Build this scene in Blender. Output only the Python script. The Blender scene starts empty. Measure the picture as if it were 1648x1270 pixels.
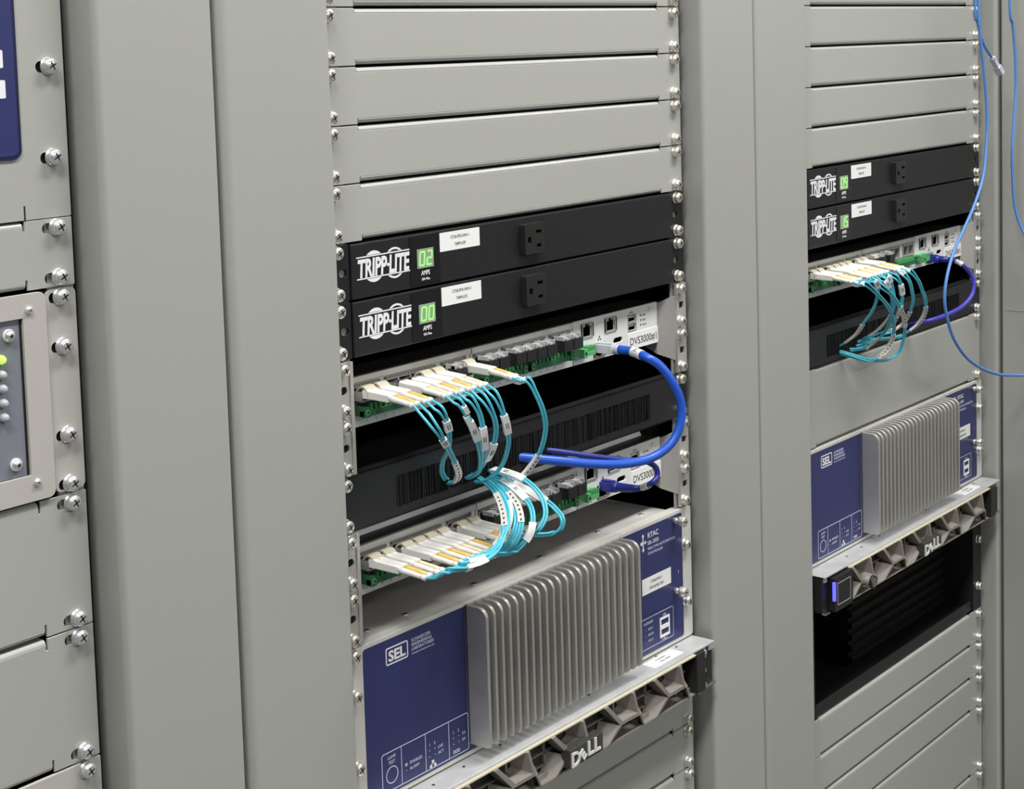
import bpy, bmesh, math, random
from mathutils import Vector, Matrix, Euler
random.seed(7)
S = 0.001                      # all shapes below are written in millimetres
scn = bpy.context.scene
C = scn.collection

# ------------------------------------------------------------------ camera
cam_d = bpy.data.cameras.new('camera'); cam = bpy.data.objects.new('camera', cam_d); C.objects.link(cam)
F_PX, PX, PY = 2671.0443, 837.388, 306.152
cam_d.sensor_width = 36.0; cam_d.lens = F_PX/1648*36.0
cam_d.shift_x = (824-PX)/1648; cam_d.shift_y = (PY-635)/1648
cam_d.clip_start = 0.02
RX, RY, RZ = -0.0879254976, 0.0294352772, -0.895926475
M = Matrix.Rotation(RZ, 3, 'Z') @ Matrix.Rotation(RX, 3, 'X') @ Matrix.Rotation(RY, 3, 'Y')
rt, fw, up = M.col[0], M.col[1], M.col[2]
R = Matrix((rt, up, -fw)).transposed()
cam.matrix_world = Matrix.Translation((-1.1136626, -0.8826988, 0.1468250)) @ R.to_4x4()
scn.camera = cam
# ------------------------------------------------------------------ light and exposure
scn.view_settings.view_transform = 'Standard'; scn.view_settings.look = 'None'
scn.view_settings.exposure = 0.0; scn.view_settings.gamma = 1.0
w = bpy.data.worlds.new('world'); scn.world = w; w.use_nodes = True
w.node_tree.nodes['Background'].inputs[0].default_value = (0.93, 0.96, 1.0, 1)
w.node_tree.nodes['Background'].inputs[1].default_value = 0.09
def area(name, loc, sx, sy, power, rot=(0,0,0), col=(1.0,0.985,0.95)):
    d = bpy.data.lights.new(name, 'AREA'); d.shape = 'RECTANGLE'; d.size = sx; d.size_y = sy
    d.energy = power; d.color = col
    o = bpy.data.objects.new(name, d); C.objects.link(o); o.location = loc; o.rotation_euler = rot
    return o
LIGHTS = [(-1.45,-.70), (0.45,-.70), (2.35,-.70), (-1.2,-3.9), (0.60,-3.9), (2.4,-3.9)]  # the row far from the racks is added fill light
CEIL = 1.52
for i,(x,y) in enumerate(LIGHTS):
    area('ceiling_and_fill_lamp', (x,y,CEIL-.075), 1.2, .30, 38 if y>-1 else 36)

# ------------------------------------------------------------------ materials
def mat(name, col, rough=.5, metal=0.0, bump=0, bscale=200, emit=None, estr=0, spec=None, var=0, vscale=8, alpha=None, trans=0):
    m = bpy.data.materials.new(name); m.use_nodes = True
    nt = m.node_tree; b = nt.nodes['Principled BSDF']
    b.inputs['Base Color'].default_value = (*col, 1); b.inputs['Roughness'].default_value = rough
    b.inputs['Metallic'].default_value = metal
    if spec is not None: b.inputs['Specular IOR Level'].default_value = spec
    if emit: b.inputs['Emission Color'].default_value = (*emit,1); b.inputs['Emission Strength'].default_value = estr
    if trans: b.inputs['Transmission Weight'].default_value = trans
    if bump or var:
        tc = nt.nodes.new('ShaderNodeTexCoord')
    if bump:
        n = nt.nodes.new('ShaderNodeTexNoise'); n.inputs['Scale'].default_value = bscale
        bp = nt.nodes.new('ShaderNodeBump'); bp.inputs['Strength'].default_value = bump; bp.inputs['Distance'].default_value = .0005
        nt.links.new(tc.outputs['Object'], n.inputs['Vector']); nt.links.new(n.outputs['Fac'], bp.inputs['Height'])
        nt.links.new(bp.outputs['Normal'], b.inputs['Normal'])
    if var:
        n2 = nt.nodes.new('ShaderNodeTexNoise'); n2.inputs['Scale'].default_value = vscale; n2.inputs['Detail'].default_value = 5
        rp = nt.nodes.new('ShaderNodeValToRGB')
        lo = tuple(c*(1-var) for c in col); hi = tuple(min(1,c*(1+var)) for c in col)
        rp.color_ramp.elements[0].position = .3; rp.color_ramp.elements[1].position = .7
        rp.color_ramp.elements[0].color = (*lo,1); rp.color_ramp.elements[1].color = (*hi,1)
        nt.links.new(tc.outputs['Object'], n2.inputs['Vector']); nt.links.new(n2.outputs['Fac'], rp.inputs['Fac'])
        nt.links.new(rp.outputs['Color'], b.inputs['Base Color'])
    return m
PAINT = mat('grey enamel paint', (.40,.405,.383), .30, bump=.15, bscale=350, var=.02, vscale=3)
PAINT_D = mat('grey frame paint', (.375,.38,.36), .30, bump=.15, bscale=350, var=.02, vscale=3)
BEIGE = mat('warm grey case paint', (.47,.45,.43), .45, bump=.2, bscale=500)
STEEL = mat('zinc plated steel', (.62,.62,.60), .3, 1.0, var=.12, vscale=60)
NICKEL = mat('nickel screw', (.86,.83,.75), .26, .75)
ZINC = mat('zinc screw', (.86,.87,.89), .24, .75)
GALV = mat('galvanised sheet', (.42,.42,.41), .45, .35, bump=.2, bscale=90, var=.15, vscale=25)
COVER = mat('zinc sheet cover', (.56,.57,.58), .45, .25, bump=.15, bscale=60, var=.1, vscale=40)
ALU = mat('brushed aluminium', (.66,.66,.64), .38, .9, var=.05, vscale=30)
BRACK = mat('stainless bracket', (.50,.485,.46), .38, .35, var=.06, vscale=20)
DARK = mat('dark recess', (.006,.006,.006), .8)
BLACK = mat('black powder coat', (.011,.011,.013), .45, bump=.25, bscale=900)
BLACKG = mat('black gloss overlay', (.011,.011,.013), .28)
BLACKP = mat('black plastic', (.018,.018,.018), .38)
BRISTLE = mat('black nylon bristle', (.009,.009,.010), .7, spec=.25)
LIDBLK = mat('dark device lid', (.030,.028,.026), .5, var=.1, vscale=30)
SLIDE = mat('amplifier shell', (.005,.0047,.0045), .65, spec=.2)
DEEP = mat('cabinet interior shade black', (.006,.006,.007), .7, spec=.2)  # grey rack interior coloured near black to stand in for its shade
LIP = mat('grey lip metal', (.62,.61,.585), .4, .1)
CHAS = mat('chassis sheet', (.56,.545,.52), .48, .12, bump=.2, bscale=90, var=.1, vscale=18)
WHITE = mat('white device face', (.74,.75,.74), .42)
OFFW = mat('off white faceplate', (.62,.61,.57), .4)
LABEL = mat('white label paper', (.86,.86,.86), .55)
INK = mat('black ink', (.02,.02,.02), .6)
PRINT = mat('white print', (.82,.82,.86), .5)
LILAC = mat('pale lilac print', (.62,.64,.80), .5)
NAVY = mat('navy overlay', (.030,.037,.135), .36, var=.05, vscale=30)
NAVYD = mat('dark navy edge', (.012,.014,.055), .4)
GREEN = mat('green terminal plastic', (.022,.125,.048), .42)
GREENL = mat('light green terminal plastic', (.10,.42,.15), .42)
TAN = mat('beige bail latch', (.50,.46,.35), .45)
BOOT = mat('white connector boot', (.80,.79,.76), .42)
BOOTY = mat('yellow connector boot', (.72,.48,.13), .45)
BOOTC = mat('cream connector boot', (.74,.64,.44), .45)
AQUA = mat('aqua fibre jacket', (.085,.50,.64), .38)
BLUEC = mat('blue cable jacket', (.020,.10,.56), .33)
NAVYC = mat('dark blue cable jacket', (.020,.028,.23), .38)
LBLUE = mat('light blue cable jacket', (.10,.25,.62), .4)
CLEAR = mat('clear plug plastic', (.82,.85,.90), .15, trans=.35)
FIN = mat('grey anodised heat sink', (.62,.605,.58), .45, .75, var=.03, vscale=30)
PLAST = mat('warm grey bezel plastic', (.245,.225,.20), .5, bump=.1, bscale=600)
PLASTD = mat('dark bezel recess', (.035,.031,.028), .6)
CREAM = mat('cream strip', (.60,.55,.42), .45)
BADGE = mat('dark badge', (.05,.05,.045), .4)
SILV = mat('silver lettering', (.72,.72,.70), .4)
LCD = mat('lit display glass', (.22,.26,.19), .3, emit=(.30,.40,.25), estr=.28)
DIGIT = mat('lit green digits', (.2,.7,.15), .4, emit=(.28,.95,.18), estr=.85)
LEDG = mat('lit green lamp', (.45,.9,.1), .3, emit=(.5,1,.12), estr=.8)
LEDC = mat('clear lamp', (.62,.62,.66), .12, trans=.3)
LEDB = mat('lit blue bar', (.1,.1,.9), .4, emit=(.10,.10,1.0), estr=1.5)
SLATE = mat('slate blue grey panel', (.20,.215,.25), .35)
FLOORM = mat('grey floor tiles', (.14,.14,.135), .4, var=.05, vscale=2)
WALLM = mat('white wall paint', (.72,.72,.70), .7, bump=.2, bscale=60)
LAMPM = mat('lamp diffuser', (.9,.9,.9), .5, emit=(1,.98,.94), estr=2.5)

# ------------------------------------------------------------------ mesh helpers
class MB:
    def __init__(s): s.v=[]; s.f=[]; s.m=[]; s.sm=[]; s.mats=[]
    def mi(s, m):
        if m not in s.mats: s.mats.append(m)
        return s.mats.index(m)
    def add(s, vs, fs, m, smooth=False):
        b=len(s.v); k=s.mi(m); s.v += [tuple(v) for v in vs]
        for f in fs: s.f.append([b+i for i in f]); s.m.append(k); s.sm.append(smooth)
        return s
    def box(s, x0,x1,y0,y1,z0,z1, m):
        vs=[(x,y,z) for z in (z0,z1) for y in (y0,y1) for x in (x0,x1)]
        return s.add(vs, [(0,2,3,1),(4,5,7,6),(0,1,5,4),(2,6,7,3),(0,4,6,2),(1,3,7,5)], m)
    def prism(s, pts, axis, a0, a1, m, smooth=False):
        """pts: polygon in the two other axes, extruded along axis"""
        def P(u,v,w): return {'x':(w,u,v),'y':(u,w,v),'z':(u,v,w)}[axis]
        n=len(pts); vs=[P(u,v,a0) for u,v in pts]+[P(u,v,a1) for u,v in pts]
        s.add(vs, [tuple(range(n))[::-1], tuple(range(n,2*n))], m)
        return s.add(vs, [(i,(i+1)%n,n+(i+1)%n,n+i) for i in range(n)], m, smooth)
    def frust(s, front, back, y0, y1, m):
        """ring-free loft between two polygons in xz at y0 and y1"""
        n=len(front); vs=[(u,y0,v) for u,v in front]+[(u,y1,v) for u,v in back]
        return s.add(vs, [(i,(i+1)%n,n+(i+1)%n,n+i) for i in range(n)], m)
    def cyl(s, c, r0, r1, axis, h, m, n=20, smooth=True, cap=True):
        def P(u,v,w): return {'x':(c[0]+w,c[1]+u,c[2]+v),'y':(c[0]+u,c[1]+w,c[2]+v),'z':(c[0]+u,c[1]+v,c[2]+w)}[axis]
        vs=[P(r0*math.cos(2*math.pi*i/n),r0*math.sin(2*math.pi*i/n),0) for i in range(n)]+[P(r1*math.cos(2*math.pi*i/n),r1*math.sin(2*math.pi*i/n),h) for i in range(n)]
        s.add(vs, [(i,(i+1)%n,n+(i+1)%n,n+i) for i in range(n)], m, smooth)
        if cap: s.add(vs, [tuple(range(n))[::-1], tuple(range(n,2*n))], m)
        return s
    def lathe_y(s, c, prof, m, n=24):
        """prof: (r, y) pairs; revolved about the y axis through c"""
        vs=[]
        for r,y in prof:
            for i in range(n):
                a=2*math.pi*i/n; vs.append((c[0]+r*math.cos(a), c[1]+y, c[2]+r*math.sin(a)))
        fs=[]
        for k in range(len(prof)-1):
            for i in range(n): fs.append((k*n+i,k*n+(i+1)%n,(k+1)*n+(i+1)%n,(k+1)*n+i))
        s.add(vs,fs,m,True)
        return s.add(vs[-n:],[tuple(range(n))],m)
    def ring(s, c, ro, ri, y0, y1, m, n=28):
        vs=[]
        for r,y in ((ro,y0),(ro,y1),(ri,y1),(ri,y0)):
            for i in range(n):
                a=2*math.pi*i/n; vs.append((c[0]+r*math.cos(a), y, c[1]+r*math.sin(a)))
        return s.add(vs,[(k*n+i,k*n+(i+1)%n,((k+1)%4)*n+(i+1)%n,((k+1)%4)*n+i) for k in range(4) for i in range(n)],m)
    def tube(s, pts, r, m, n=10, ends=True):
        pts=[Vector(p) for p in pts]; rs=r if isinstance(r,(list,tuple)) else [r]*len(pts)
        t0=(pts[1]-pts[0]).normalized(); u=t0.orthogonal().normalized(); vs=[]
        for i,p in enumerate(pts):
            t=(pts[min(i+1,len(pts)-1)]-pts[max(i-1,0)]).normalized()
            u=(u-t*u.dot(t)).normalized(); v=t.cross(u)
            for k in range(n):
                a=2*math.pi*k/n; vs.append(p+(u*math.cos(a)+v*math.sin(a))*rs[i])
        fs=[(i*n+k,i*n+(k+1)%n,(i+1)*n+(k+1)%n,(i+1)*n+k) for i in range(len(pts)-1) for k in range(n)]
        s.add(vs,fs,m,True)
        if ends: s.add(vs[:n],[tuple(range(n))[::-1]],m); s.add(vs[-n:],[tuple(range(n))],m)
        return s
    def curve2d(s, loops, y, th, m):
        """flat plate in xz with holes, from y (front) to y+th"""
        cu=bpy.data.curves.new('tmp','CURVE'); cu.dimensions='2D'; cu.fill_mode='BOTH'; cu.extrude=th/2
        for lp in loops:
            sp=cu.splines.new('POLY'); sp.points.add(len(lp)-1)
            for i,(a,b) in enumerate(lp): sp.points[i].co=(a,b,0,1)
            sp.use_cyclic_u=True
        return s._curve(cu, lambda p:(p[0], y+th/2-p[2], p[1]), m)
    def _curve(s, cu, fn, m):
        o=bpy.data.objects.new('tmp',cu); me=o.to_mesh()
        vs=[fn(v.co) for v in me.vertices]; fs=[tuple(p.vertices) for p in me.polygons]
        s.add(vs,fs,m); o.to_mesh_clear(); bpy.data.objects.remove(o); bpy.data.curves.remove(cu)
        return s
    def text(s, t, x, z, size, m, y=-.2, sx=1.0, bold=0, shear=0, align='LEFT', rot=0, top=None, th=.12, fit=None):
        """lettering on a vertical face (or, with top=z height, lying on a horizontal one: x, then y given in z)"""
        cu=bpy.data.curves.new('tmp','FONT'); cu.body=t; cu.size=size*1.4; cu.extrude=th/2; cu.shear=shear
        cu.align_x=align; cu.offset=bold*size; cu.resolution_u=3
        c,q=math.cos(rot),math.sin(rot)
        if fit:
            o_=bpy.data.objects.new('tmp',cu); me_=o_.to_mesh(); xs_=[v.co.x for v in me_.vertices]; x0_=min(xs_); sx=fit/(max(xs_)-x0_); x=x-x0_*sx; o_.to_mesh_clear(); bpy.data.objects.remove(o_)
        if top is None: fn=lambda p:(x+(p[0]*sx*c-p[1]*q), y-p[2], z+(p[0]*sx*q+p[1]*c))
        else: fn=lambda p:(x+p[0]*sx, z+p[1], top+p[2])
        return s._curve(cu, fn, m)
    def obj(s, name, parent=None, bevel=0, seg=2, label=None, loc=None, ang=.6):
        me=bpy.data.meshes.new(name); me.from_pydata([(a*S,b*S,c*S) for a,b,c in s.v],[],s.f)
        for m in s.mats: me.materials.append(m)
        for p,k,q in zip(me.polygons,s.m,s.sm): p.material_index=k; p.use_smooth=q
        bm=bmesh.new(); bm.from_mesh(me); bmesh.ops.remove_doubles(bm,verts=bm.verts,dist=1e-6)
        bmesh.ops.recalc_face_normals(bm,faces=bm.faces); bm.to_mesh(me); bm.free()
        o=bpy.data.objects.new(name,me); C.objects.link(o)
        if parent: o.parent=parent
        if loc: o.location=[q*S for q in loc]
        if bevel:
            b=o.modifiers.new('bevel','BEVEL'); b.width=bevel*S; b.segments=seg; b.limit_method='ANGLE'; b.angle_limit=ang
            b.harden_normals=False
        if label: o['label']=label
        return o
def rect(x0,x1,z0,z1,r=0,n=5):
    if not r: return [(x0,z0),(x1,z0),(x1,z1),(x0,z1)]
    o=[]
    for cx,cz,a0 in ((x1-r,z0+r,-90),(x1-r,z1-r,0),(x0+r,z1-r,90),(x0+r,z0+r,180)):
        for i in range(n+1):
            a=math.radians(a0+90*i/n); o.append((cx+r*math.cos(a),cz+r*math.sin(a)))
    return o
def circ(x,z,r,n=16): return [(x+r*math.cos(2*math.pi*i/n),z+r*math.sin(2*math.pi*i/n)) for i in range(n)]
def line2d(mb,x0,z0,x1,z1,wd,y,m,th=.12):
    d=Vector((x1-x0,z1-z0)).normalized()*wd/2; n=(-d[1],d[0])
    pts=[(x0+n[0],z0+n[1]),(x1+n[0],z1+n[1]),(x1-n[0],z1-n[1]),(x0-n[0],z0-n[1])]
    mb.prism(pts,'y',y,y+th,m)
def thing(name, label, cat, loc=(0,0,0), group=None):
    o=bpy.data.objects.new(name,None); C.objects.link(o); o.location=[q*S for q in loc]; o.empty_display_size=.02
    o['label']=label; o['category']=cat
    if group: o['group']=group
    return o
def children(o): return [c for c in bpy.data.objects if c.parent==o]
def copy_tree(o, parent=None):
    c=o.copy(); C.objects.link(c); c.parent=parent
    for ch in children(o): copy_tree(ch,c)
    return c
def duplicate(o, loc, label, group=None):
    c=copy_tree(o); c.location=[q*S for q in loc]; c['label']=label
    if group: c['group']=group
    return c
U=44.45
RACK={'left':(-711.1,1.6),'middle':(0,0),'right':(708.3,.95)}
def at(rack,n): x,z=RACK[rack]; return (x,0,z-U*n)

# ------------------------------------------------------------------ screws (one shared mesh per finish)
_screw={}
def screw(parent,x,z,y=0,kind='n',name='screw'):
    if kind not in _screw:
        m=NICKEL if kind=='n' else ZINC
        b=MB(); c=(0,0,0)
        b.lathe_y(c,[(0.01,0),(5.6,0),(5.7,-.5),(5.5,-1.1),(4.7,-1.2),(4.9,-1.6),(4.7,-2.3),(4.6,-2.5),(5.0,-2.9),(5.0,-4.3),(4.5,-5.3),(3.3,-5.95),(1.6,-6.2)],m,24)
        a=math.radians(28)
        for q in (a,a+math.pi/2):
            d=(math.cos(q),math.sin(q)); n=(-d[1],d[0]); L=2.9; W=.62
            b.prism([(d[0]*L+n[0]*.3,d[1]*L+n[1]*.3),(n[0]*W,n[1]*W),(-d[0]*L+n[0]*.3,-d[1]*L+n[1]*.3),(-d[0]*L-n[0]*.3,-d[1]*L-n[1]*.3),(-n[0]*W,-n[1]*W),(d[0]*L-n[0]*.3,d[1]*L-n[1]*.3)],'y',-6.26,-5.2,DARK)
        _screw[kind]=b.obj(name); o=_screw[kind]
    else:
        o=_screw[kind].copy(); C.objects.link(o)
    o.name=name; o.parent=parent; o.location=(x*S,y*S,z*S)
    return o
def screws(parent,zs,y=0,kind='n',x=232.55,sides=(-1,1)):
    for sd in sides:
        for z in zs: screw(parent,sd*x-3.2,z+.5,y,kind)
HOLES={1:[-6.35,-38.1],2:[-6.35,-82.55],3:[-6.35,-38.1,-95.25,-127.0]}

# ------------------------------------------------------------------ rack frames
def upright_profile(sg):
    o=[]
    def arc(cx,cy,r,a0,a1,n=6): return [(cx+r*math.cos(math.radians(a0+(a1-a0)*i/n)),cy+r*math.sin(math.radians(a0+(a1-a0)*i/n))) for i in range(n+1)]
    E,r=(348.5,3.2) if sg>0 else (356.5,7.0)
    outer=[(251.5,55)]+arc(256,-15.5,4.5,180,270)+arc(E-r,-20+r,r,270,360)+[(E,60)]
    inner=[(E-2,60)]+arc(E-r,-20+r,r-2,360,270)+arc(256,-15.5,2.5,270,180)+[(253.5,55)]
    return [(sg*x,y) for x,y in outer+inner]
def make_rack(label,key):
    x,z=RACK[key]; t=thing('equipment_rack',label,'rack',(x,0,-1420))
    z0,z1=0,1420+700
    for sg in (-1,1):
        b=MB(); b.prism(upright_profile(sg),'z',z0,z1,PAINT_D,False); b.obj('upright',t)
        b=MB(); xs=sorted((sg*222,sg*(243.2 if key!='left' else 241.6))); b.box(xs[0],xs[1],2.3,4.6,z0,z1,PAINT_D)
        b.obj('mounting_rail',t)
        xs=sorted((sg*244,sg*246)); b=MB(); b.box(xs[0],xs[1],5,640,z0,z1,DEEP); b.obj('side_panel',t)
    b=MB(); b.box(-349,349,640,643,z0,z1,DEEP); b.obj('back_panel',t)
    b=MB(); b.box(-349,349,-18,643,z1,z1+25,PAINT_D); b.obj('top_panel',t,bevel=1)
    b=MB(); b.box(-349,349,-18,643,z0,z0+60,PAINT_D); b.obj('plinth',t,bevel=1)
    return t
for k,l in (('left','grey steel equipment rack at the left edge, with the navy relay panel'),('middle','grey steel equipment rack in the middle, with the nearest aqua cables and finned controller'),('right','grey steel equipment rack farthest right, behind the hanging light blue cables')):
    make_rack(l,k)

# ------------------------------------------------------------------ blank panels
def blank_mesh(h,slots):
    H=U*h-.7; b=MB(); cx=205.5; e=4.2; d=(8 if h==2 else 6.5) if slots else e
    out=[(-241.3,-H),(-cx-.7,-H),(-cx-.7,-H+d),(-cx+.7,-H+d),(-cx+.7,-H+e),(cx-.7,-H+e),(cx-.7,-H+d),(cx+.7,-H+d),(cx+.7,-H),(241.3,-H),
         (241.3,-.3),(cx+.7,-.3),(cx+.7,-d),(cx-.7,-d),(cx-.7,-e),(-cx+.7,-e),(-cx+.7,-d),(-cx-.7,-d),(-cx-.7,-.3),(-241.3,-.3)]
    loops=[out]
    if slots:
        for z in HOLES[h]:
            for sg in (-1,1): loops.append(rect(min(sg*219,sg*234),max(sg*219,sg*234),z-3.4,z+3.4,3.3))
    if not slots: loops[0]=[(-241.3,-H),(-cx,-H),(-cx,-H+e),(cx,-H+e),(cx,-H),(241.3,-H),(241.3,-.3),(cx,-.3),(cx,-e),(-cx,-e),(-cx,-.3),(-241.3,-.3)]
    b.curve2d(loops,0,1.8,PAINT)
    for zt,sg in ((-e,1),(-H+e,-1)):
        R0=3.4; pr=[]
        for i in range(7):
            a=math.radians(90*i/6); pr.append((R0-R0*math.cos(a), zt+sg*R0*math.sin(a)))
        pr.append((16,zt+sg*R0)); pr.append((16,zt+sg*(R0-1.6)))
        for i in range(6,-1,-1):
            a=math.radians(90*i/6); pr.append((R0-(R0-1.8)*math.cos(a), zt+sg*(R0-1.8)*math.sin(a)))
        b.prism(pr,'x',-cx+.8,cx-.8,PAINT,False)
    return b
def blank(rack,n,h,label,kind='n',slots=False,grp=None):
    key=('blank',h,kind)
    if key in _protos: return duplicate(_protos[key],at(rack,n),label,grp)
    t=thing('blank_panel',label,'blank panel',at(rack,n),grp)
    blank_mesh(h,slots).obj('panel_plate',t,bevel=.35,seg=1)
    screws(t,HOLES[h],0,kind)
    _protos[key]=t
    return t
_protos={}

# ------------------------------------------------------------------ power strip
SEG={'0':'abcdef','1':'bc','2':'abged','5':'afgcd','9':'abcdfg','7':'abc'}
def digit(mb,ch,x,z,wd,h,y):
    t=.95; hh=h/2; sl=.10
    def sk(px,pz): return (px+(pz-z)*sl,pz)
    P={'a':(x,z+h,x+wd,z+h),'g':(x,z+hh,x+wd,z+hh),'d':(x,z,x+wd,z),'f':(x,z+hh,x,z+h),'e':(x,z,x,z+hh),'b':(x+wd,z+hh,x+wd,z+h),'c':(x+wd,z,x+wd,z+hh)}
    for s in SEG[ch]:
        x0,z0,x1,z1=P[s]; a=sk(x0,z0); c=sk(x1,z1); line2d(mb,a[0],a[1],c[0],c[1],t*1.5,y,DIGIT,.1)
def pdu(rack,n,label,digits,l1):
    t=thing('power_strip',label,'power strip',at(rack,n))
    b=MB(); b.box(-220,220,-1.5,260,-43.4,-.9,BLACK); b.obj('case',t,bevel=.9)
    for sg in (-1,1):
        lo,hi=sorted((sg*221,sg*241.3)); loops=[rect(lo,hi,-43.9,-.4,1.5)]
        loops.append(rect(min(sg*224,sg*232),max(sg*224,sg*232),-25,-19,2.9))
        MB().curve2d(loops,0,2,BLACK).obj('mounting_ear',t,bevel=.3,seg=1)
    MB().box(-154.6,-119,-2.0,-1.4,-41.2,-2.4,BLACKG).obj('display_window',t)
    b=MB(); b.box(-146.6,-127.2,-2.5,-1.9,-28.6,-13.2,LCD)
    dsp=b.obj('display',t,bevel=.2,seg=1,label='small lit green number display')
    b=MB(); digit(b,digits[0],-144.3,-26.2,5.4,10.6,-2.62); digit(b,digits[1],-135.6,-26.2,5.4,10.6,-2.62); b.obj('digits',dsp)
    b=MB(); b.text('AMPS',-137,-34.2,3.7,PRINT,-1.98-.1,sx=.82,bold=.02,align='CENTER'); b.text('12A Max.',-137,-38.3,2.0,PRINT,-2.08,sx=.95,bold=.03,align='CENTER')
    y=-1.62
    b.text('TRIPP',-213.2,-27.2,13.6,PRINT,y,bold=.05,shear=.12,fit=32.6)
    b.text('LITE',-178.6,-27.2,13.6,PRINT,y,bold=.05,shear=.12,fit=23.8)
    b.prism(circ(-179.6,-20.8,1.4,10),'y',y-.1,y+.05,PRINT)
    for z in (-11.9,-28.6): line2d(b,-214.6,z,-154.3,z,.95,y-.06,PRINT)
    for sg in (1,-1):
        zc=-20.25; hz=9.2; R1=12.2
        a0=math.asin(hz/R1); pts=[]
        for i in range(15):
            a=a0+(math.pi-2*a0)*i/14; pts.append((-195.5+R1*math.cos(a), zc+sg*R1*math.sin(a)))
        b.prism(pts if sg>0 else pts[::-1],'y',y-.06,y+.06,PRINT)
        R2,R3=12.2,10.6; a0=math.asin(hz/R2); a1=math.asin(min(.99,hz/R3)); q=[]
        for i in range(15):
            a=a0+(math.pi-2*a0)*i/14; q.append((-172+R2*math.cos(a), zc+sg*R2*math.sin(a)))
        for i in range(14,-1,-1):
            a=a1+(math.pi-2*a1)*i/14; q.append((-172+R3*math.cos(a), zc+sg*R3*math.sin(a)))
        for i in range(14):
            k=29-i; b.prism([q[i],q[i+1],q[k-1],q[k]],'y',y-.06,y+.06,PRINT)
    b.obj('lettering',t,label='white printed name and ampere marking')
    b=MB(); b.box(-118.6,-68.6,-1.75,-1.45,-18.4,-3.1,LABEL)
    b.text(l1,-93.5,-8.9,2.5,INK,-1.82,sx=.92,align='CENTER'); b.text('TRIPP-LITE',-93.5,-15.0,2.5,INK,-1.82,sx=.86,align='CENTER'); b.obj('paper_label',t,label='white paper label with two printed lines')
    g=[(-11.2,-20.2),(-8.6,-18.0),(-6.2,-18.0),(-6.2,-22.8),(-8.6,-22.8)]
    b=MB(); b.curve2d([rect(-14.8,12,-33,-6.8,1.2),rect(0.2,8.0,-15.6,-12.8),rect(1.2,7.6,-27.6,-24.8),[(-11,-19),(-10,-17.9),(-6.2,-17.9),(-6.2,-23.1),(-10,-23.1),(-11,-22)]],-7.2,6,BLACKP)
    b.box(-14.2,11.4,-2.6,-1.4,-32.4,-7.4,DARK); b.obj('outlet',t,bevel=.5,label='black three-pin power outlet')
    screws(t,HOLES[1],0)
    return t

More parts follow.
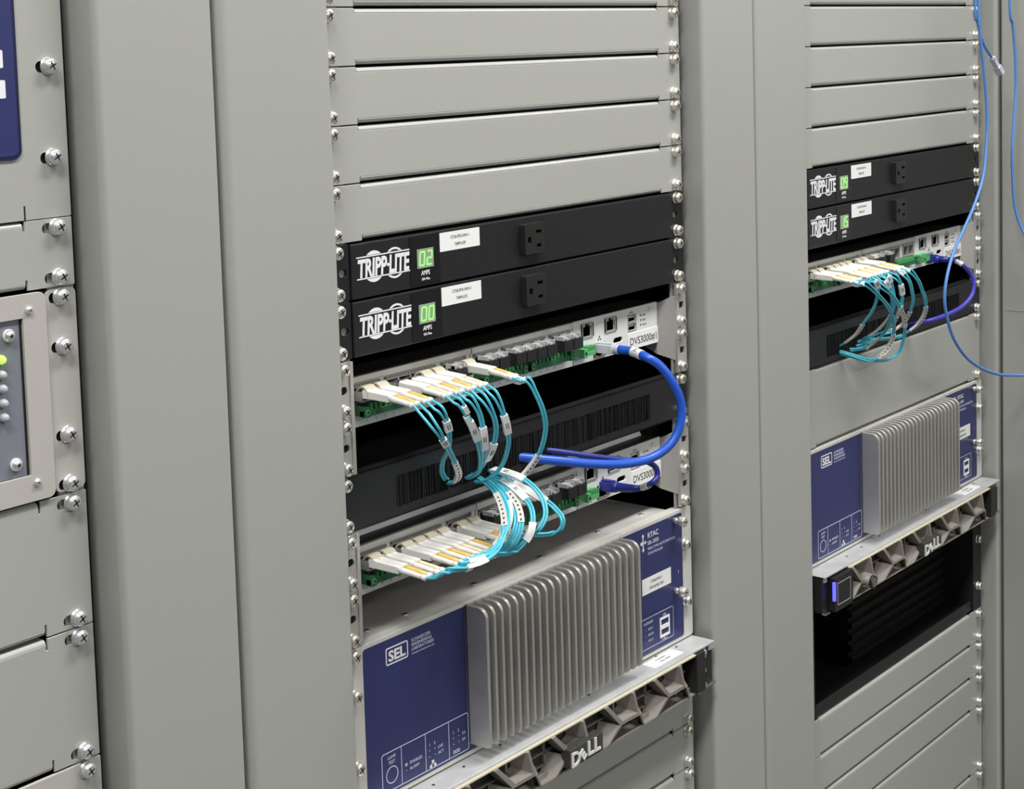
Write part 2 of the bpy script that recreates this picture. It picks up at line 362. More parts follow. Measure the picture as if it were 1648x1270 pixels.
# ------------------------------------------------------------------ optical access device with ears
SFP=[-203.5,-188.5,-166,-151.5,-137,-122.5,-98.5,-84]
def dvs(rack,n,label,num,bails,plugs):
    t=thing('network_appliance',label,'network appliance',at(rack,n))
    zt,zb=-17.2,-57.2
    b=MB(); b.box(-212,212,27,420,zb,zt,LIDBLK); b.box(-212,212,14.6,27,zt-1,zt,LIDBLK); b.box(-212,212,14.6,27,zb,zb+1,LIDBLK); b.box(-212,-211,14.6,27,zb,zt,LIDBLK); b.box(211,212,14.6,27,zb,zt,LIDBLK); case=b.obj('case',t)
    b=MB(); b.prism([(31,zt),(34,zt+5.5),(42,zt+5.5),(42,zt)],'x',-205,207,LABEL)  # raised pale lip added to stand in for a band of light on the lid
    if num=='2': b.obj('lid_light_strip',case,label='added pale strip standing in for light on the dark lid')
    # front plate with its openings
    rj=[(88.5,105.2,-35.0,-20.4),(125.4,142.2,-35.0,-20.4),(107.2,124.0,-57.0+1.2,-41.5)]
    def rjhole(x0,x1,z0,z1): m=(x0+x1)/2; return [(x0+1.5,z0+1.4),(x1-1.5,z0+1.4),(x1-1.5,z1-3.6),(m+3.4,z1-3.6),(m+3.4,z1-1.2),(m-3.4,z1-1.2),(m-3.4,z1-3.6),(x0+1.5,z1-3.6)]
    loops=[rect(75.8,212,zb,zt)]+[rjhole(*r) for r in rj]
    usb=[(163,175.4,-30.2,-24.2),(163,175.4,-38.6,-32.6)]
    loops+=[rect(*u) for u in usb]
    hd=[(138.6,-45.6),(140.2,-46.8),(151.8,-46.8),(153.4,-45.6),(153.4,-43.4),(151.6,-41.9),(141,-41.9),(138.6,-43.6)]
    loops.append(hd)
    b=MB(); b.curve2d(loops,12.8,1.8,WHITE); fp=b.obj('port_plate',t,bevel=.2,seg=1)
    b=MB(); b.box(86,155,24,25,-57,-19.5,DARK); b.box(160,178,24,25,-40,-23,DARK)
    for u in usb: b.box(u[0]+1.2,u[1]-1.2,14,22,(u[2]+u[3])/2+.3,(u[2]+u[3])/2+1.9,BOOTC)
    b.obj('port_lining',fp)
    for r in rj:
        b=MB(); b.curve2d([rect(r[0],r[1],r[2],r[3],.4),rjhole(*r)],12.0,.9,GALV)
        for x in (r[0]-.9,r[1]): b.box(x,x+.9,11.6,13,r[2]+1,r[3]-1,BLACKP)
        b.obj('network_port',fp)
    for u in usb:
        b=MB(); b.curve2d([rect(u[0]-.7,u[1]+.7,u[2]-.7,u[3]+.7),rect(*u)],12.3,.6,GALV); b.obj('usb_port',fp)
    b=MB()
    for z,tx in ((-26.6,'RUN'),(-31.1,'Sync 1'),(-35.7,'Sync 2')):
        b.cyl((184,12.7,z),1.0,1.0,'y',.3,BLACKP,12); b.text(tx,187,z-.8,1.7,INK,12.6)
    # usb and network marks
    line2d(b,164.6,-21.6,173.6,-21.6,.4,12.6,INK); line2d(b,167,-21.6,169,-20.2,.4,12.6,INK); line2d(b,168.4,-21.6,170.6,-22.9,.4,12.6,INK)
    for x,z in ((116,-36.4),(114.2,-39.4),(117.8,-39.4)): b.box(x-.8,x+.8,12.6,12.8,z-.7,z+.7,INK)
    line2d(b,114.2,-38,117.8,-38,.35,12.6,INK); line2d(b,116,-37,116,-38,.35,12.6,INK)
    b.obj('port_markings',fp)
    b=MB(); b.box(161.8,212.4,12.3,12.8,-56.8,-41.2,LABEL); b.text('DVS3000#'+num,165.0,-53.0,7.2,INK,12.2,fit=44.5); b.obj('paper_label',t,label='white label reading DVS3000#'+num)
    b=MB(); b.cyl((199.1,12.7,-22.4),2.2,1.8,'y',-.9,ZINC,14); b.obj('case_screw',t)
    for k,m0 in enumerate((-212.0,-68.2)):
        m1=m0+143.0
        b=MB(); holes=[]
        grp=[(0,1),(2,5),(6,7)]
        off=k*146.0
        for a,c in grp: holes.append(rect(SFP[a]+off-7.6,SFP[c]+off+7.4,-38.2,-24.6))
        b.curve2d([rect(m0+.3,m1-.3,zb,zt-5.4)]+holes,12.8,1.8,WHITE)
        b.prism([(12.8,zt-5.4),(14.6,zt-5.4),(14.6,zt),(11.0,zt),(11.0,zt-4.6)],'x',m0+.3,m1-.3,LIP)
        mod=b.obj('interface_module',t,bevel=.2,seg=1)
        b=MB(); b.cyl((m1-7.0,12.7,-22.6+.3),2.0,1.6,'y',-1.0,GALV,14); b.cyl((m1-3.5,12.7,-41.4),2.0,1.6,'y',-1.0,GALV,14); b.obj('case_screw',mod)
        b=MB()
        for a,c in grp:
            x0,x1=SFP[a]+off-8.2,SFP[c]+off+8.0
            b.curve2d([rect(x0,x1,-38.8,-24.0)]+[rect(SFP[i]+off-6.6,SFP[i]+off+6.6,-37.4,-26.0) for i in range(a,c+1)],11.2,14,GALV)
            x=x0
            while x<x1-1.2:
                b.box(x+.4,x+1.1,10.2,11.6,-25.0,-22.9,GALV); x+=1.9
            b.box(x0,x1,10.6,11.4,-24.9,-23.0,DARK); b.box(x0+.5,x1-.5,24,25.5,-38.5,-24.4,DARK)
        b.obj('port_cage',mod)
        for i in range(8):
            x=SFP[i]+off
            if k==0 or i+8 in bails:
                b=MB(); b.box(x-6.3,x+6.3,2.5,24,-35.6,-27.6,STEEL); b.box(x-5.4,x+5.4,2.2,2.8,-34.6,-29.6,DARK); b.box(x-6.3,x+6.3,2.5,24,-37.2,-35.6,BLACKP)
                tr=b.obj('transceiver',mod,bevel=.4,seg=1)
                if i+8*k in bails:
                    b=MB(); pr=[]; n=8
                    for q in range(n+1):
                        a=math.radians(210-205*q/n); pr.append((3.4+6.4*math.cos(a), -29.6+6.4*math.sin(a)))
                    for q in range(n,-1,-1):
                        a=math.radians(210-205*q/n); pr.append((3.4+5.0*math.cos(a), -29.6+5.0*math.sin(a)))
                    for q in range(n):
                        kk=2*n+1-q; b.prism([pr[q],pr[q+1],pr[kk-1],pr[kk]],'x',x-5.7,x+5.7,TAN)
                    b.obj('bail_latch',tr,label='beige bail latch')
                else:
                    b=MB(); b.box(x-6,x-4.8,-1,3,-30,-25.4,STEEL); b.box(x+4.8,x+6,-1,3,-30,-25.4,STEEL); b.box(x-6,x+6,-1,.2,-26.6,-25.4,STEEL); b.obj('bail_latch',tr)
            if (k,i) in plugs:
                b=MB(); b.box(x-6.6,x+6.6,-4,6,-37.6,-27.6,BLACKP); b.box(x-6.2,x+6.2,-3.1,-2.4,-37.7,-27.4,DARK); pl=b.obj('dust_plug',mod,bevel=.8)
                b=MB(); b.box(x-6.0,x-4.7,-2,9,-27.8,-24.2,COVER); b.box(x+4.7,x+6.0,-2,9,-27.8,-24.2,COVER); b.box(x-5.8,x+5.8,1.5,9,-27.6,-25.4,COVER); b.box(x-2,x+2,-3,1,-27.9,-26.2,COVER); b.obj('bail_latch',pl)
        for q,(g0,g1) in enumerate(((m0+3,m0+62),(m0+67,m0+130))):
            b=MB(); b.box(g0,g1,6,12.8,-47.6,-38.9,GREEN); b.box(g0,g1,1.5,6.5,-47.6,-42.8,GREEN)
            for e0 in (g0,g1-6): b.box(e0,e0+6,.5,6.5,-48.2,-39.8,GREEN)
            for e0 in (g0+3,g1-3): b.cyl((e0,.2,-44.0),2.3,2.3,'y',.6,GREENL,14); b.cyl((e0,0,-44.0),1.3,1.3,'y',.5,DARK,12)
            x=g0+8
            while x<g1-7.5:
                b.box(x,x+1.4,1.8,6.5,-43.2,-38.4,GREENL); x+=5.4
            b.obj('terminal_block',mod,bevel=.25,seg=1,label='green screw terminal block')
        b=MB()
        for j,x in enumerate((m0+17,m0+27,m0+37,m0+47,m0+84,m0+94,m0+104,m0+114)): b.text(str(j%4+1),x,-54.6,1.9,INK,12.6)
        b.obj('module_markings',mod)
    b=MB(); b.box(76.4,93.5,6,12.8,-48.3,-40.1,GREENL); b.box(76.4,93.5,1,6.5,-48.3,-44.0,GREENL); b.box(75.2,80.6,0,7,-49.3,-41.0,GREENL)
    b.cyl((77.9,-.3,-45.2),1.6,1.6,'y',.4,DARK,12)
    for x in (82.8,86.2,89.6,92.6): b.box(x,x+1.0,1,7,-44.2,-39.6,GREENL)
    b.obj('power_connector',t,bevel=.25,seg=1,label='light green three-way power connector')
    # ears: side brackets and perforated flanges, two units high
    for sg in (-1,1):
        b=MB(); lo,hi=sorted((sg*226.5,sg*241.3)); D=[rect(min(sg*229.5,sg*237),max(sg*229.5,sg*237),z-3.2,z+3.2,3.1 if sg<0 else .8) for z in (-22.2,-66.7)]
        b.curve2d([rect(lo,hi,-88.2,-.6,1)]+D,-1.6,1.8,BRACK)
        P=[(sg*227,-2.4),(sg*224.6,-2.2),(sg*212.4,14),(sg*212.4,40),(sg*214.4,40),(sg*214.4,15),(sg*226,.2)]
        def quad(a0,a1,zt0,zb0,zt1,zb1):
            vs=[(a0[0],a0[1],zt0),(a1[0],a1[1],zt1),(a1[0],a1[1],zb1),(a0[0],a0[1],zb0)]; vs+=[(x+sg*1.6,y+1.2,z) for x,y,z in vs]
            b.add(vs,[(0,1,2,3),(7,6,5,4),(0,4,5,1),(1,5,6,2),(2,6,7,3),(3,7,4,0)],BRACK)
        quad((sg*225,-2.2),(sg*212.6,14),-11.2,-76.6,-19,-69)
        quad((sg*212.6,14),(sg*212.6,44),-19,-69,-19,-56)
        b.box(*sorted((sg*223.6,sg*227)),-2.6,.4,-88,-.9,BRACK)
        b.obj('mounting_ear',t,bevel=.5,label='grey metal side bracket')
        b=MB(); b.box(min(sg*228,sg*240),max(sg*228,sg*240),.5,1.8,-70,-18,DARK); b.obj('slot_backing',t)
    screws(t,[-6.35,-38.1,-50.8,-82.55],-1.8)
    return t

def brush_panel(rack,n,label):
    t=thing('brush_panel',label,'cable panel',at(rack,n))
    b=MB(); b.curve2d([rect(-241.3,241.3,-44.0,-.4,1),rect(-178,178,-36.5,-11.5,2)],0,1.8,BLACK)
    b.prism([(0,-.4),(0,-2.2),(12,-2.2),(12,-.4)],'x',-218,218,BLACK); b.prism([(0,-44),(0,-42.2),(12,-42.2),(12,-44)],'x',-218,218,BLACK)
    b.obj('panel_plate',t,bevel=.4,seg=1)
    b=MB(); b.box(-180,180,1.9,5,-14,-9,BLACK); b.box(-180,180,3,4.6,-39,-10,BRISTLE); b.obj('bristle_holder',t)
    b=MB(); x=-178
    while x<178:
        wd=random.uniform(.5,1.6); y=random.uniform(-.4,1.6); d=random.uniform(-1.2,1.2); zb=-36.3-random.uniform(0,1.2)
        b.prism([(x,-11.6),(x+wd,-11.6),(x+wd+d,zb),(x+d,zb)],'y',y,y+1.2,BRISTLE); x+=wd+random.uniform(0,.35)
    o=b.obj('bristles',t); o['kind']='stuff'
    screws(t,HOLES[1],0)
    return t

# ------------------------------------------------------------------ finned controller
def rtac(rack,n,label,grp=None):
    t=thing('automation_controller',label,'controller',at(rack,n),grp)
    b=MB(); b.box(-218,218,10,380,-130,-2.4,CHAS); b.box(-218,218,2,10,-130,-5,CHAS); case=b.obj('chassis',t,bevel=.6)
    for x,y in ((-195,22),(-150,22),(-60,24),(30,22),(120,24),(190,22)):
        b=MB(); b.cyl((x,y,-2.4),3.4,3.0,'z',.7,ZINC,14); b.cyl((x,y,-1.7),1.2,1.2,'z',.05,DARK,8); b.obj('lid_screw',case)
    b=MB(); b.curve2d([rect(-241.3,241.3,-132.2,-1.2,3)],-2,3.6,OFFW); b.box(-226,226,1,9,-4.4,-1.2,OFFW); fp=b.obj('faceplate',t,bevel=.8)
    b=MB(); b.curve2d([rect(-224.8,224.8,-128.4,-4.4,3)],-2.35,.3,NAVY); b.box(148,224.8,-2.45,-2.3,-90.4,-89.9,NAVYD); b.obj('overlay',fp,label='navy blue printed front overlay')
    y=-2.5; b=MB()
    def frame(x0,x1,z0,z1,r,wd=.7,mt=LILAC): return b.curve2d([rect(x0,x1,z0,z1,r),rect(x0+wd,x1-wd,z0+wd,z1-wd,max(r-wd,.1))],y,.12,mt)
    frame(-199.6,-173.8,-25.3,-11.2,2,1.1,PRINT); b.text('SEL',-196.6,-22.4,8.3,PRINT,y,bold=.045,fit=19.8)
    for z,tx in ((-14.6,'SCHWEITZER'),(-18.2,'ENGINEERING'),(-21.8,'LABORATORIES')): b.text(tx,-169.6,z,2.7,LILAC,y,sx=1.0,bold=.008)
    b.text('PULLMAN, WASHINGTON, USA',-169.6,-24.9,1.35,LILAC,y,sx=1.02)
    b.obj('maker_logo',fp,label='white boxed SEL logo and lettering'); b=MB()
    frame(-208.7,-103.8,-126.4,-94.4,2.4)
    for x in (-186,-157.4,-128.8): b.box(x-.3,x+.3,y-.06,y+.06,-126,-94.6,LILAC)
    b.text('LAMP',-197.2,-100.6,2.7,LILAC,y,align='CENTER'); b.text('TEST',-197.2,-104.8,2.7,LILAC,y,align='CENTER')
    b.ring((-197.2,-113.8),7.0,6.2,y-.05,y+.08,LILAC)
    b.ring((-180.6,-111.8),1.3,.7,y-.05,y+.08,PRINT,14); b.text('ENABLED',-176.6,-112.8,2.5,LILAC,y); b.text('ALARM',-176.6,-117.6,2.5,LILAC,y)
    b.prism(circ(-180.6,-116.6,.5,8),'y',y-.05,y,LILAC)
    for x0 in (-152.8,-123.2):
        b.text('1',x0-.6,-107.0,2.6,LILAC,y); b.text('2',x0+5.6,-107.0,2.6,LILAC,y)
        for dx in (0,6.6):
            for z in (-110.4,-115.6): b.prism(circ(x0+dx,z,.55,8),'y',y-.05,y,LILAC)
    b.text('LNK',-142.6,-112.2,2.5,LILAC,y); b.text('ACT',-142.6,-117.0,2.5,LILAC,y); b.text('TX',-112.4,-111.6,2.5,LILAC,y); b.text('RX',-112.4,-116.6,2.5,LILAC,y)
    for x,z in ((-149,-120.6),(-151.6,-124.2),(-146.4,-124.2)): b.curve2d([rect(x-1.4,x+1.4,z-1.1,z+1.1)],y,.1,PRINT)
    line2d(b,-151.6,-122.4,-146.4,-122.4,.4,y,PRINT)
    for x in (-122.6,-119.8,-117): b.ring((x,-122.6),1.5,1.0,y-.05,y+.05,PRINT,12)
    b.obj('status_printing',fp,label='lilac outlined status box'); b=MB()
    b.text('RTAC',164.8,-15.6,5.2,PRINT,y,sx=1.0,bold=.006); b.text('SEL-3555',164.8,-22.2,3.6,PRINT,y,sx=1.0,bold=.006)
    b.text('REALTIME AUTOMATION',164.8,-27.4,2.7,LILAC,y,sx=1.10); b.text('CONTROLLER',164.8,-32.2,2.7,LILAC,y,sx=1.05)
    # arrow mark
    xa,za=157.2,-18.6
    b.box(xa-.7,xa+.7,y-.06,y+.06,za-7,za+7,PRINT); b.box(xa-3,xa+4,y-.06,y+.06,za-.7,za+.7,PRINT)
    for dx,dz,ux,uz in ((0,9,0,1),(0,-9,0,-1),(6,0,1,0)):
        b.prism([(xa+dx,za+dz),(xa+dx-ux*3-uz*2.2,za+dz-uz*3-ux*2.2),(xa+dx-ux*3+uz*2.2,za+dz-uz*3+ux*2.2)],'y',y-.06,y+.06,PRINT)
    b.prism(circ(xa-2.6,za,1.9,12),'y',y-.06,y+.06,PRINT)
    b.obj('model_printing',fp,label='white arrow mark and model name'); b=MB()
    b.curve2d([rect(140,206.4,-123.2,-93,2.4),rect(140.5,205.9,-122.7,-93.5,2)],y,.12,LILAC)
    b.text('AUXILIARY',155.2,-99.2,2.5,LILAC,y,sx=.92)
    for z,k in ((-105.4,'1'),(-111,'2'),(-116.8,'3')): b.text('AUX '+k,162.4,z,2.4,LILAC,y,sx=.9); b.prism(circ(158.2,z+1.1,.4,8),'y',y-.05,y,LILAC)
    b.text('USB',190.6,-98.4,2.2,LILAC,y,align='CENTER')
    line2d(b,186,-121.4,195.4,-121.4,.4,y,PRINT); line2d(b,188.6,-121.4,191,-120,.4,y,PRINT); line2d(b,190,-121.4,192.6,-122.7,.4,y,PRINT)
    line2d(b,217,-60.5,217,-64,.5,y,LILAC)
    b.obj('auxiliary_printing',fp,label='lilac outlined auxiliary box')
    b=MB(); b.curve2d([rect(182.4,199.3,-119.2,-99.4,.5),rect(184.4,197.6,-107.0,-101.6),rect(184.4,197.6,-116.6,-111.2)],-2.9,.8,LABEL); b.box(183,199,-2.3,-2.2,-118.6,-100,DARK)
    for z in (-103.6,-113.2): b.box(185.6,196.4,-2.6,-2.3,z-.2,z+1.4,NAVYD)
    b.obj('usb_ports',fp)
    b=MB(); b.box(153.8,203.2,-2.75,-2.4,-69.4,-53.8,LABEL); b.text('CTLB-RTAC-1',178,-60.0,2.5,INK,-2.85,align='CENTER',sx=.95); b.text('RTAC# SEL-3555',178,-65.8,2.5,INK,-2.85,align='CENTER',sx=.95); b.obj('paper_label',fp,label='white paper label with two printed lines')
    for x,z in ((211,-9.2),(210,-79)):
        b=MB(); b.cyl((x,-2.4,z),3.0,3.0,'y',-6,NICKEL,16); b.lathe_y((x,-8.4,z),[(0.01,0),(4.6,0),(5.0,-.8),(5.0,-6.5),(4.4,-7.4),(3.0,-7.6)],NICKEL,20); b.box(x-2.6,x+2.6,-16.2,-15.9,z-.5,z+.5,DARK); b.obj('thumb_screw',fp)
    # heat sink: base, end walls and fins, rounded at the front edges
    x0,x1=-104.0,119.5; yf=-25.5; zt,zb=-3.0,-121.6; N=23; P=(x1-x0-3.2)/(N-1)
    def fin(r=9.0,rb=4.0):
        pr=[(-2.4,zt)]
        for i in range(7):
            a=math.radians(90*i/6); pr.append((yf+r-r*math.sin(a),zt-r+r*math.cos(a)))
        for i in range(5):
            a=math.radians(90*i/4); pr.append((yf+rb-rb*math.cos(a),zb+rb-rb*math.sin(a)))
        pr.append((-2.4,zb)); return pr
    b=MB(); b.box(x0,x1,-4.6,-2.4,zb,zt,FIN); hs=b.obj('heat_sink',t,label='grey finned heat sink')
    pr=fin()
    for i in range(N):
        x=x0+i*P; b=MB(); b.prism(pr,'x',x,x+(3.1 if i else 3.6),FIN,False); b.obj('fin',hs,bevel=.35,seg=1)
    screws(t,[-38.1,-95.25],-2)
    screws(t,[-6.35],-2,sides=(-1,))
    return t

# ------------------------------------------------------------------ server with faceted bezel
def server(rack,n,label,grp=None):
    t=thing('rack_server',label,'server',at(rack,n),grp)
    b=MB(); b.box(-217,217,-9,600,-42.2,-1.4,GALV); b.obj('chassis',t,bevel=.4,seg=1)
    b=MB(); b.box(-241,241,-26,1.5,-1.6,-.5,COVER); b.box(-241,241,-27.2,-25.8,-2.6,-.5,COVER); lid=b.obj('top_cover',t,bevel=.3,seg=1,label='bright zinc top cover lip')
    for x,y in ((173,-3.5),(205,-6),(-70,-8),(-120,-10),(-160,-12),(60,-6)):
        b=MB(); b.cyl((x,y,-.5),1.5,1.5,'z',.1,DARK,12); b.obj('cover_hole',lid)
    b=MB(); b.box(147,196.6,-20,-5,-.5,-.2,LABEL); b.text('CTLB-SRV-1',171.5,-11.2,2.6,INK,top=-.12,align='CENTER'); b.text('DELL R450',171.5,-16.4,2.6,INK,top=-.12,align='CENTER'); b.obj('paper_label',lid,label='white paper label lying on the cover')
    bz=MB(); bz.box(-187,203,-15,-13.4,-41.8,-3,PLASTD)
    bzo=bz.obj('bezel_back',t)
    # drive bay ribs seen through the bezel
    b=MB(); x=-184
    while x<198:
        b.box(x,x+1.2,-18.5,-15,-11,-5,PLAST); x+=3.6
    for z in (-12.2,-22,-33): b.box(-186,201,-18,-15,z,z+1.3,PLAST)
    for x in range(-180,200,52): b.box(x,x+2.2,-18,-15,-40,-12,PLAST)
    b.obj('drive_bay_ribs',bzo)
    b=MB(); b.box(-187,203,-30,-26.5,-4.4,-2.6,CREAM); b.obj('bezel_top_strip',t,bevel=.3,seg=1,label='cream strip along the bezel top')
    b=MB(); b.box(-187,203,-28,-13,-43.2,-42.0,PLAST); b.obj('bezel_bottom_strip',t)
    b=MB()
    for k in range(5):
        X=-185.3+78.1*k; yF=-31.5; yB=-16
        LT,LB,RB,RT=(X,-4),(X+25,-28.4),(X+55,-28.4),(X+48,-4)
        iLT,iLB,iRB,iRT=(X+6,-4),(X+27.4,-24.8),(X+51.2,-24.8),(X+44.4,-4)
        front=[LT,LB,RB,RT,iRT,iRB,iLB,iLT]
        # front ring as three quads, thick towards the back
        bk=[(X+3,-4),(X+24,-27),(X+52,-27),(X+44,-4),(X+35,-4),(X+40,-18),(X+31,-21),(X+12,-4)]
        for q in ((0,1,6,7),(1,2,5,6),(2,3,4,5)):
            vs=[(front[i][0],yF,front[i][1]) for i in q]+[(bk[i][0],yB,bk[i][1]) for i in q]
            b.add(vs,[(0,1,2,3),(7,6,5,4),(0,4,5,1),(1,5,6,2),(2,6,7,3),(3,7,4,0)],PLAST)
        # lower facets of the hexagons
        for (ax,az),(cx,cz) in (((X+25,-28.4),(X+11,-42.4)),((X+55,-28.4),(X+64,-42.4))):
            sgn=-1 if cx<ax else 1
            vs=[(ax,yF,az),(ax+sgn*2.5,yF,az+1.5),(cx+sgn*2.5,yF+3,cz),(cx,yF+3,cz),(ax+sgn*9,yB,az+4),(ax+sgn*14,yB,az+6),(cx+sgn*12,yB,cz),(cx+sgn*7,yB,cz)]
            b.add(vs,[(0,1,2,3),(7,6,5,4),(0,4,5,1),(1,5,6,2),(2,6,7,3),(3,7,4,0)],PLAST)
        b.box(X+62,X+84,-22,-16,-42.2,-37.5,PLAST)
    b.obj('bezel_frame',t,bevel=.35,seg=1,label='warm grey faceted bezel frame')
    b=MB(); b.box(-11,38,-37,-27,-36.8,-20,BADGE); bd=b.obj('badge',t,bevel=.5,seg=1,label='dark badge block with silver lettering')
    b=MB(); y=-37.6
    b.text('D',-10.4,-35.6,12.6,SILV,y,sx=1.05,bold=.03,th=1.2); b.text('LL',13.6,-33.2,12.6,SILV,y,sx=1.12,bold=.03,th=1.2); b.text('E',7.4,-35.4,9.8,SILV,y,sx=1.0,bold=.03,rot=math.radians(38),th=1.2); b.obj('badge_lettering',bd)
    # right end
    b=MB(); b.prism([(203,-15),(203,-31),(218,-31),(222,-24),(222,-10)],'z',-42.2,-3.2,BLACKP); b.box(222,241,-24,-8,-42.2,-3.2,BLACKP); re=b.obj('right_end_cap',t,bevel=.8,label='black right end cap')
    b=MB(); b.box(223,227.5,-25.6,-23.6,-41,-4,GALV); b.cyl((225.5,-25.4,-8),2.6,2.4,'y',-1.2,ZINC,14); b.box(224,226.6,-26.2,-25.4,-24,-14,DARK); b.box(224,226.6,-26.2,-25.4,-38,-28,DARK); b.obj('control_strip',re)
    b=MB(); b.box(231,241,-27,-24,-8,-3,GALV); b.obj('latch_plate',re,bevel=.3,seg=1); b=MB(); b.box(212,241,-28,-24,-43.6,-41,STEEL); b.prism([(203,-42.2),(222,-42.2),(214,-47)],'y',-27,-22,GALV); b.obj('latch_foot',re,bevel=.3,seg=1)
    # left end
    b=MB(); b.box(-241,-229.5,-24,-8,-42.2,-3.2,BLACKP); b.box(-241,-229.5,-28,-23,-43.6,-41.8,STEEL); b.box(-239,-232,-26,-23.4,-8,-4,GALV); b.obj('left_end_cap',t,bevel=.6,label='black left end cap')
    b=MB(); b.curve2d([rect(-227.6,-186.4,-42.4,-4.6,.6)],-33,18,BLACK); b.curve2d([rect(-222.5,-192,-36,-11,.6),rect(-221.7,-192.8,-35.2,-11.8,.4)],-33.5,.6,GALV); sp=b.obj('status_panel',t,bevel=.5,label='black square-outlined status panel')
    b=MB(); b.box(-229.6,-226.6,-33.4,-30.6,-29.5,-8.5,LEDB); b.obj('status_light',sp,label='lit blue light bar')
    b=MB(); b.cyl((-151.5,-24,-27.6),5.6,5.6,'y',-15,PLAST,24); b.cyl((-151.5,-39,-27.6),7.4,7.4,'y',-3,BLACKP,24); b.ring((-151.5,-27.6),4.6,4.0,-42.3,-41.8,GALV); b.box(-152,-151,-42.5,-42,-29.6,-25.6,GALV); b.obj('bezel_lock',t,label='round black-ringed key lock')
    return t

# ------------------------------------------------------------------ left rack devices
def gray_device():
    t=thing('relay_device','warm grey annunciator device with one lit green lamp, left rack beside the long screw strip','control device',at('left',0))
    HL=[-6.35,-38.1,-95.25,-127]
    b=MB(); slots=[rect(sg*229-8,sg*229+8,z-3.5,z+3.5,3.4) for sg in (-1,1) for z in HL]
    slots=[s for s in slots]
    
    for sg in (-1,1):
        b=MB(); b.curve2d([rect(min(sg*218.8,sg*241.3),max(sg*218.8,sg*241.3),-131.4,-.9,4)]+[q for q in slots if (q[0][0]>0)==(sg>0)],0,2,BEIGE); b.obj('mounting_ear',t,bevel=.4,seg=1)

    b=MB(); b.box(-240,240,2.05,2.25,-131,-1,DARK); b.obj('slot_backing',t)
    b=MB(); b.curve2d([rect(-217,217,-131.8,-.6,5),rect(-199.6,199.6,-114.8,-15.6)],-2.6,2.6,BEIGE); fr=b.obj('bezel_frame',t,bevel=.5)
    b=MB(); b.box(-199,199,-.6,-.1,-114.4,-16,SLATE); b.box(197.6,199,-.8,-.1,-114.4,-16,DARK); b.obj('lamp_panel',t,label='slate blue-grey inner panel')
    for x,z,r in ((204,-10.9,2.3),(203.2,-120,2.3),(-204,-10.9,2.3),(-203.2,-120,2.3)):
        b=MB(); b.lathe_y((x,-2.6,z),[(0.01,0),(2.6,0),(2.6,-.6),(2.0,-1.8),(.8,-2.2)],ZINC,16); b.box(x-.8,x+.8,-4.9,-4.5,z-.3,z+.3,DARK); b.obj('frame_screw',fr)
    for x,z in ((189.5,-24.9),(189.6,-106)):
        b=MB(); b.cyl((x,-.6,z),4.1,4.1,'y',-1.6,BOOT,18); b.lathe_y((x,-2.2,z),[(0.01,0),(3.6,0),(3.5,-.8),(2.4,-2.2),(1,-2.6)],ZINC,16); b.box(x-1.4,x+1.4,-5,-4.5,z-.35,z+.35,DARK); b.box(x-.35,x+.35,-5,-4.5,z-1.4,z+1.4,DARK); b.obj('panel_screw',t)
    for k,z in enumerate((-38.7,-48.3,-57,-66,-75)):
        b=MB(); b.lathe_y((182.6,-.6,z),[(0.01,0),(2.9,0),(2.9,-2.4),(2.1,-4.4),(.8,-5)],LEDG if k==0 else LEDC,18); b.obj('indicator_lamp',t,label='lit green lamp' if k==0 else None)
    screws(t,HL,0,'z')
    return t
def relay():
    t=thing('protection_relay','grey-edged relay with navy overlay at the top left corner of the photo','relay',at('left',-4))
    HL=[-38.1,-95.25]
    b=MB(); H=133.0
    loops=[rect(-241.3,241.3,-H,88.5,1)]+[rect(sg*228.5-8,sg*228.5+8,z-3.6,z+3.6,3.5) for sg in (-1,1) for z in HL]
    b.curve2d(loops,0,2,PAINT); b.obj('faceplate',t,bevel=.5)
    b=MB(); b.curve2d([rect(206.3,207.5,-H-.5,-H+9)],-.08,.2,DARK)
    b.box(215,239,2.05,2.25,-131,-1,DARK); b.obj('slot_backing',t)
    b=MB(); b.curve2d([rect(-206.6,206.6,-94.6,60,6)],-1.2,1.2,NAVYD); b.curve2d([rect(-204.2,204.2,-92.4,58,4.5)],-1.5,.4,NAVY); b.obj('overlay',t,label='navy blue printed overlay')
    b=MB()
    b.curve2d([rect(150,197.0,-56.6,-45.4,1)],-1.7,.2,PRINT); b.curve2d([rect(150,196.2,-44.0+6,-33.0+6,1)],-1.7,.2,PRINT); b.obj('overlay_labels',t,label='white label blocks')
    screws(t,HL,0,'z')
    return t
relay(); gray_device()
blank('left',-1,1,'narrow grey blank panel between the navy-overlay relay and the warm grey device','z',True)
blank('left',3,2,'grey blank panel directly below the warm grey lamp device in the left rack','z',True)
blank('left',5,2,'lower tall grey blank panel near the bottom left corner, above the pale panel','z',True)
def pale_panel():
    t=thing('blank_panel','pale grey panel at the bottom left corner under two blank panels','blank panel',at('left',7))
    b=MB(); H=88; b.curve2d([[(-241.3,-H),(241.3,-H),(241.3,-.5),(232,-.5),(229,-6),(226,-.5),(-226,-.5),(-229,-6),(-232,-.5),(-241.3,-.5)]],-.6,2.4,BEIGE)
    b.obj('panel_plate',t,bevel=.6); screws(t,[-6.35,-82.55],-.6,'z')
pale_panel()

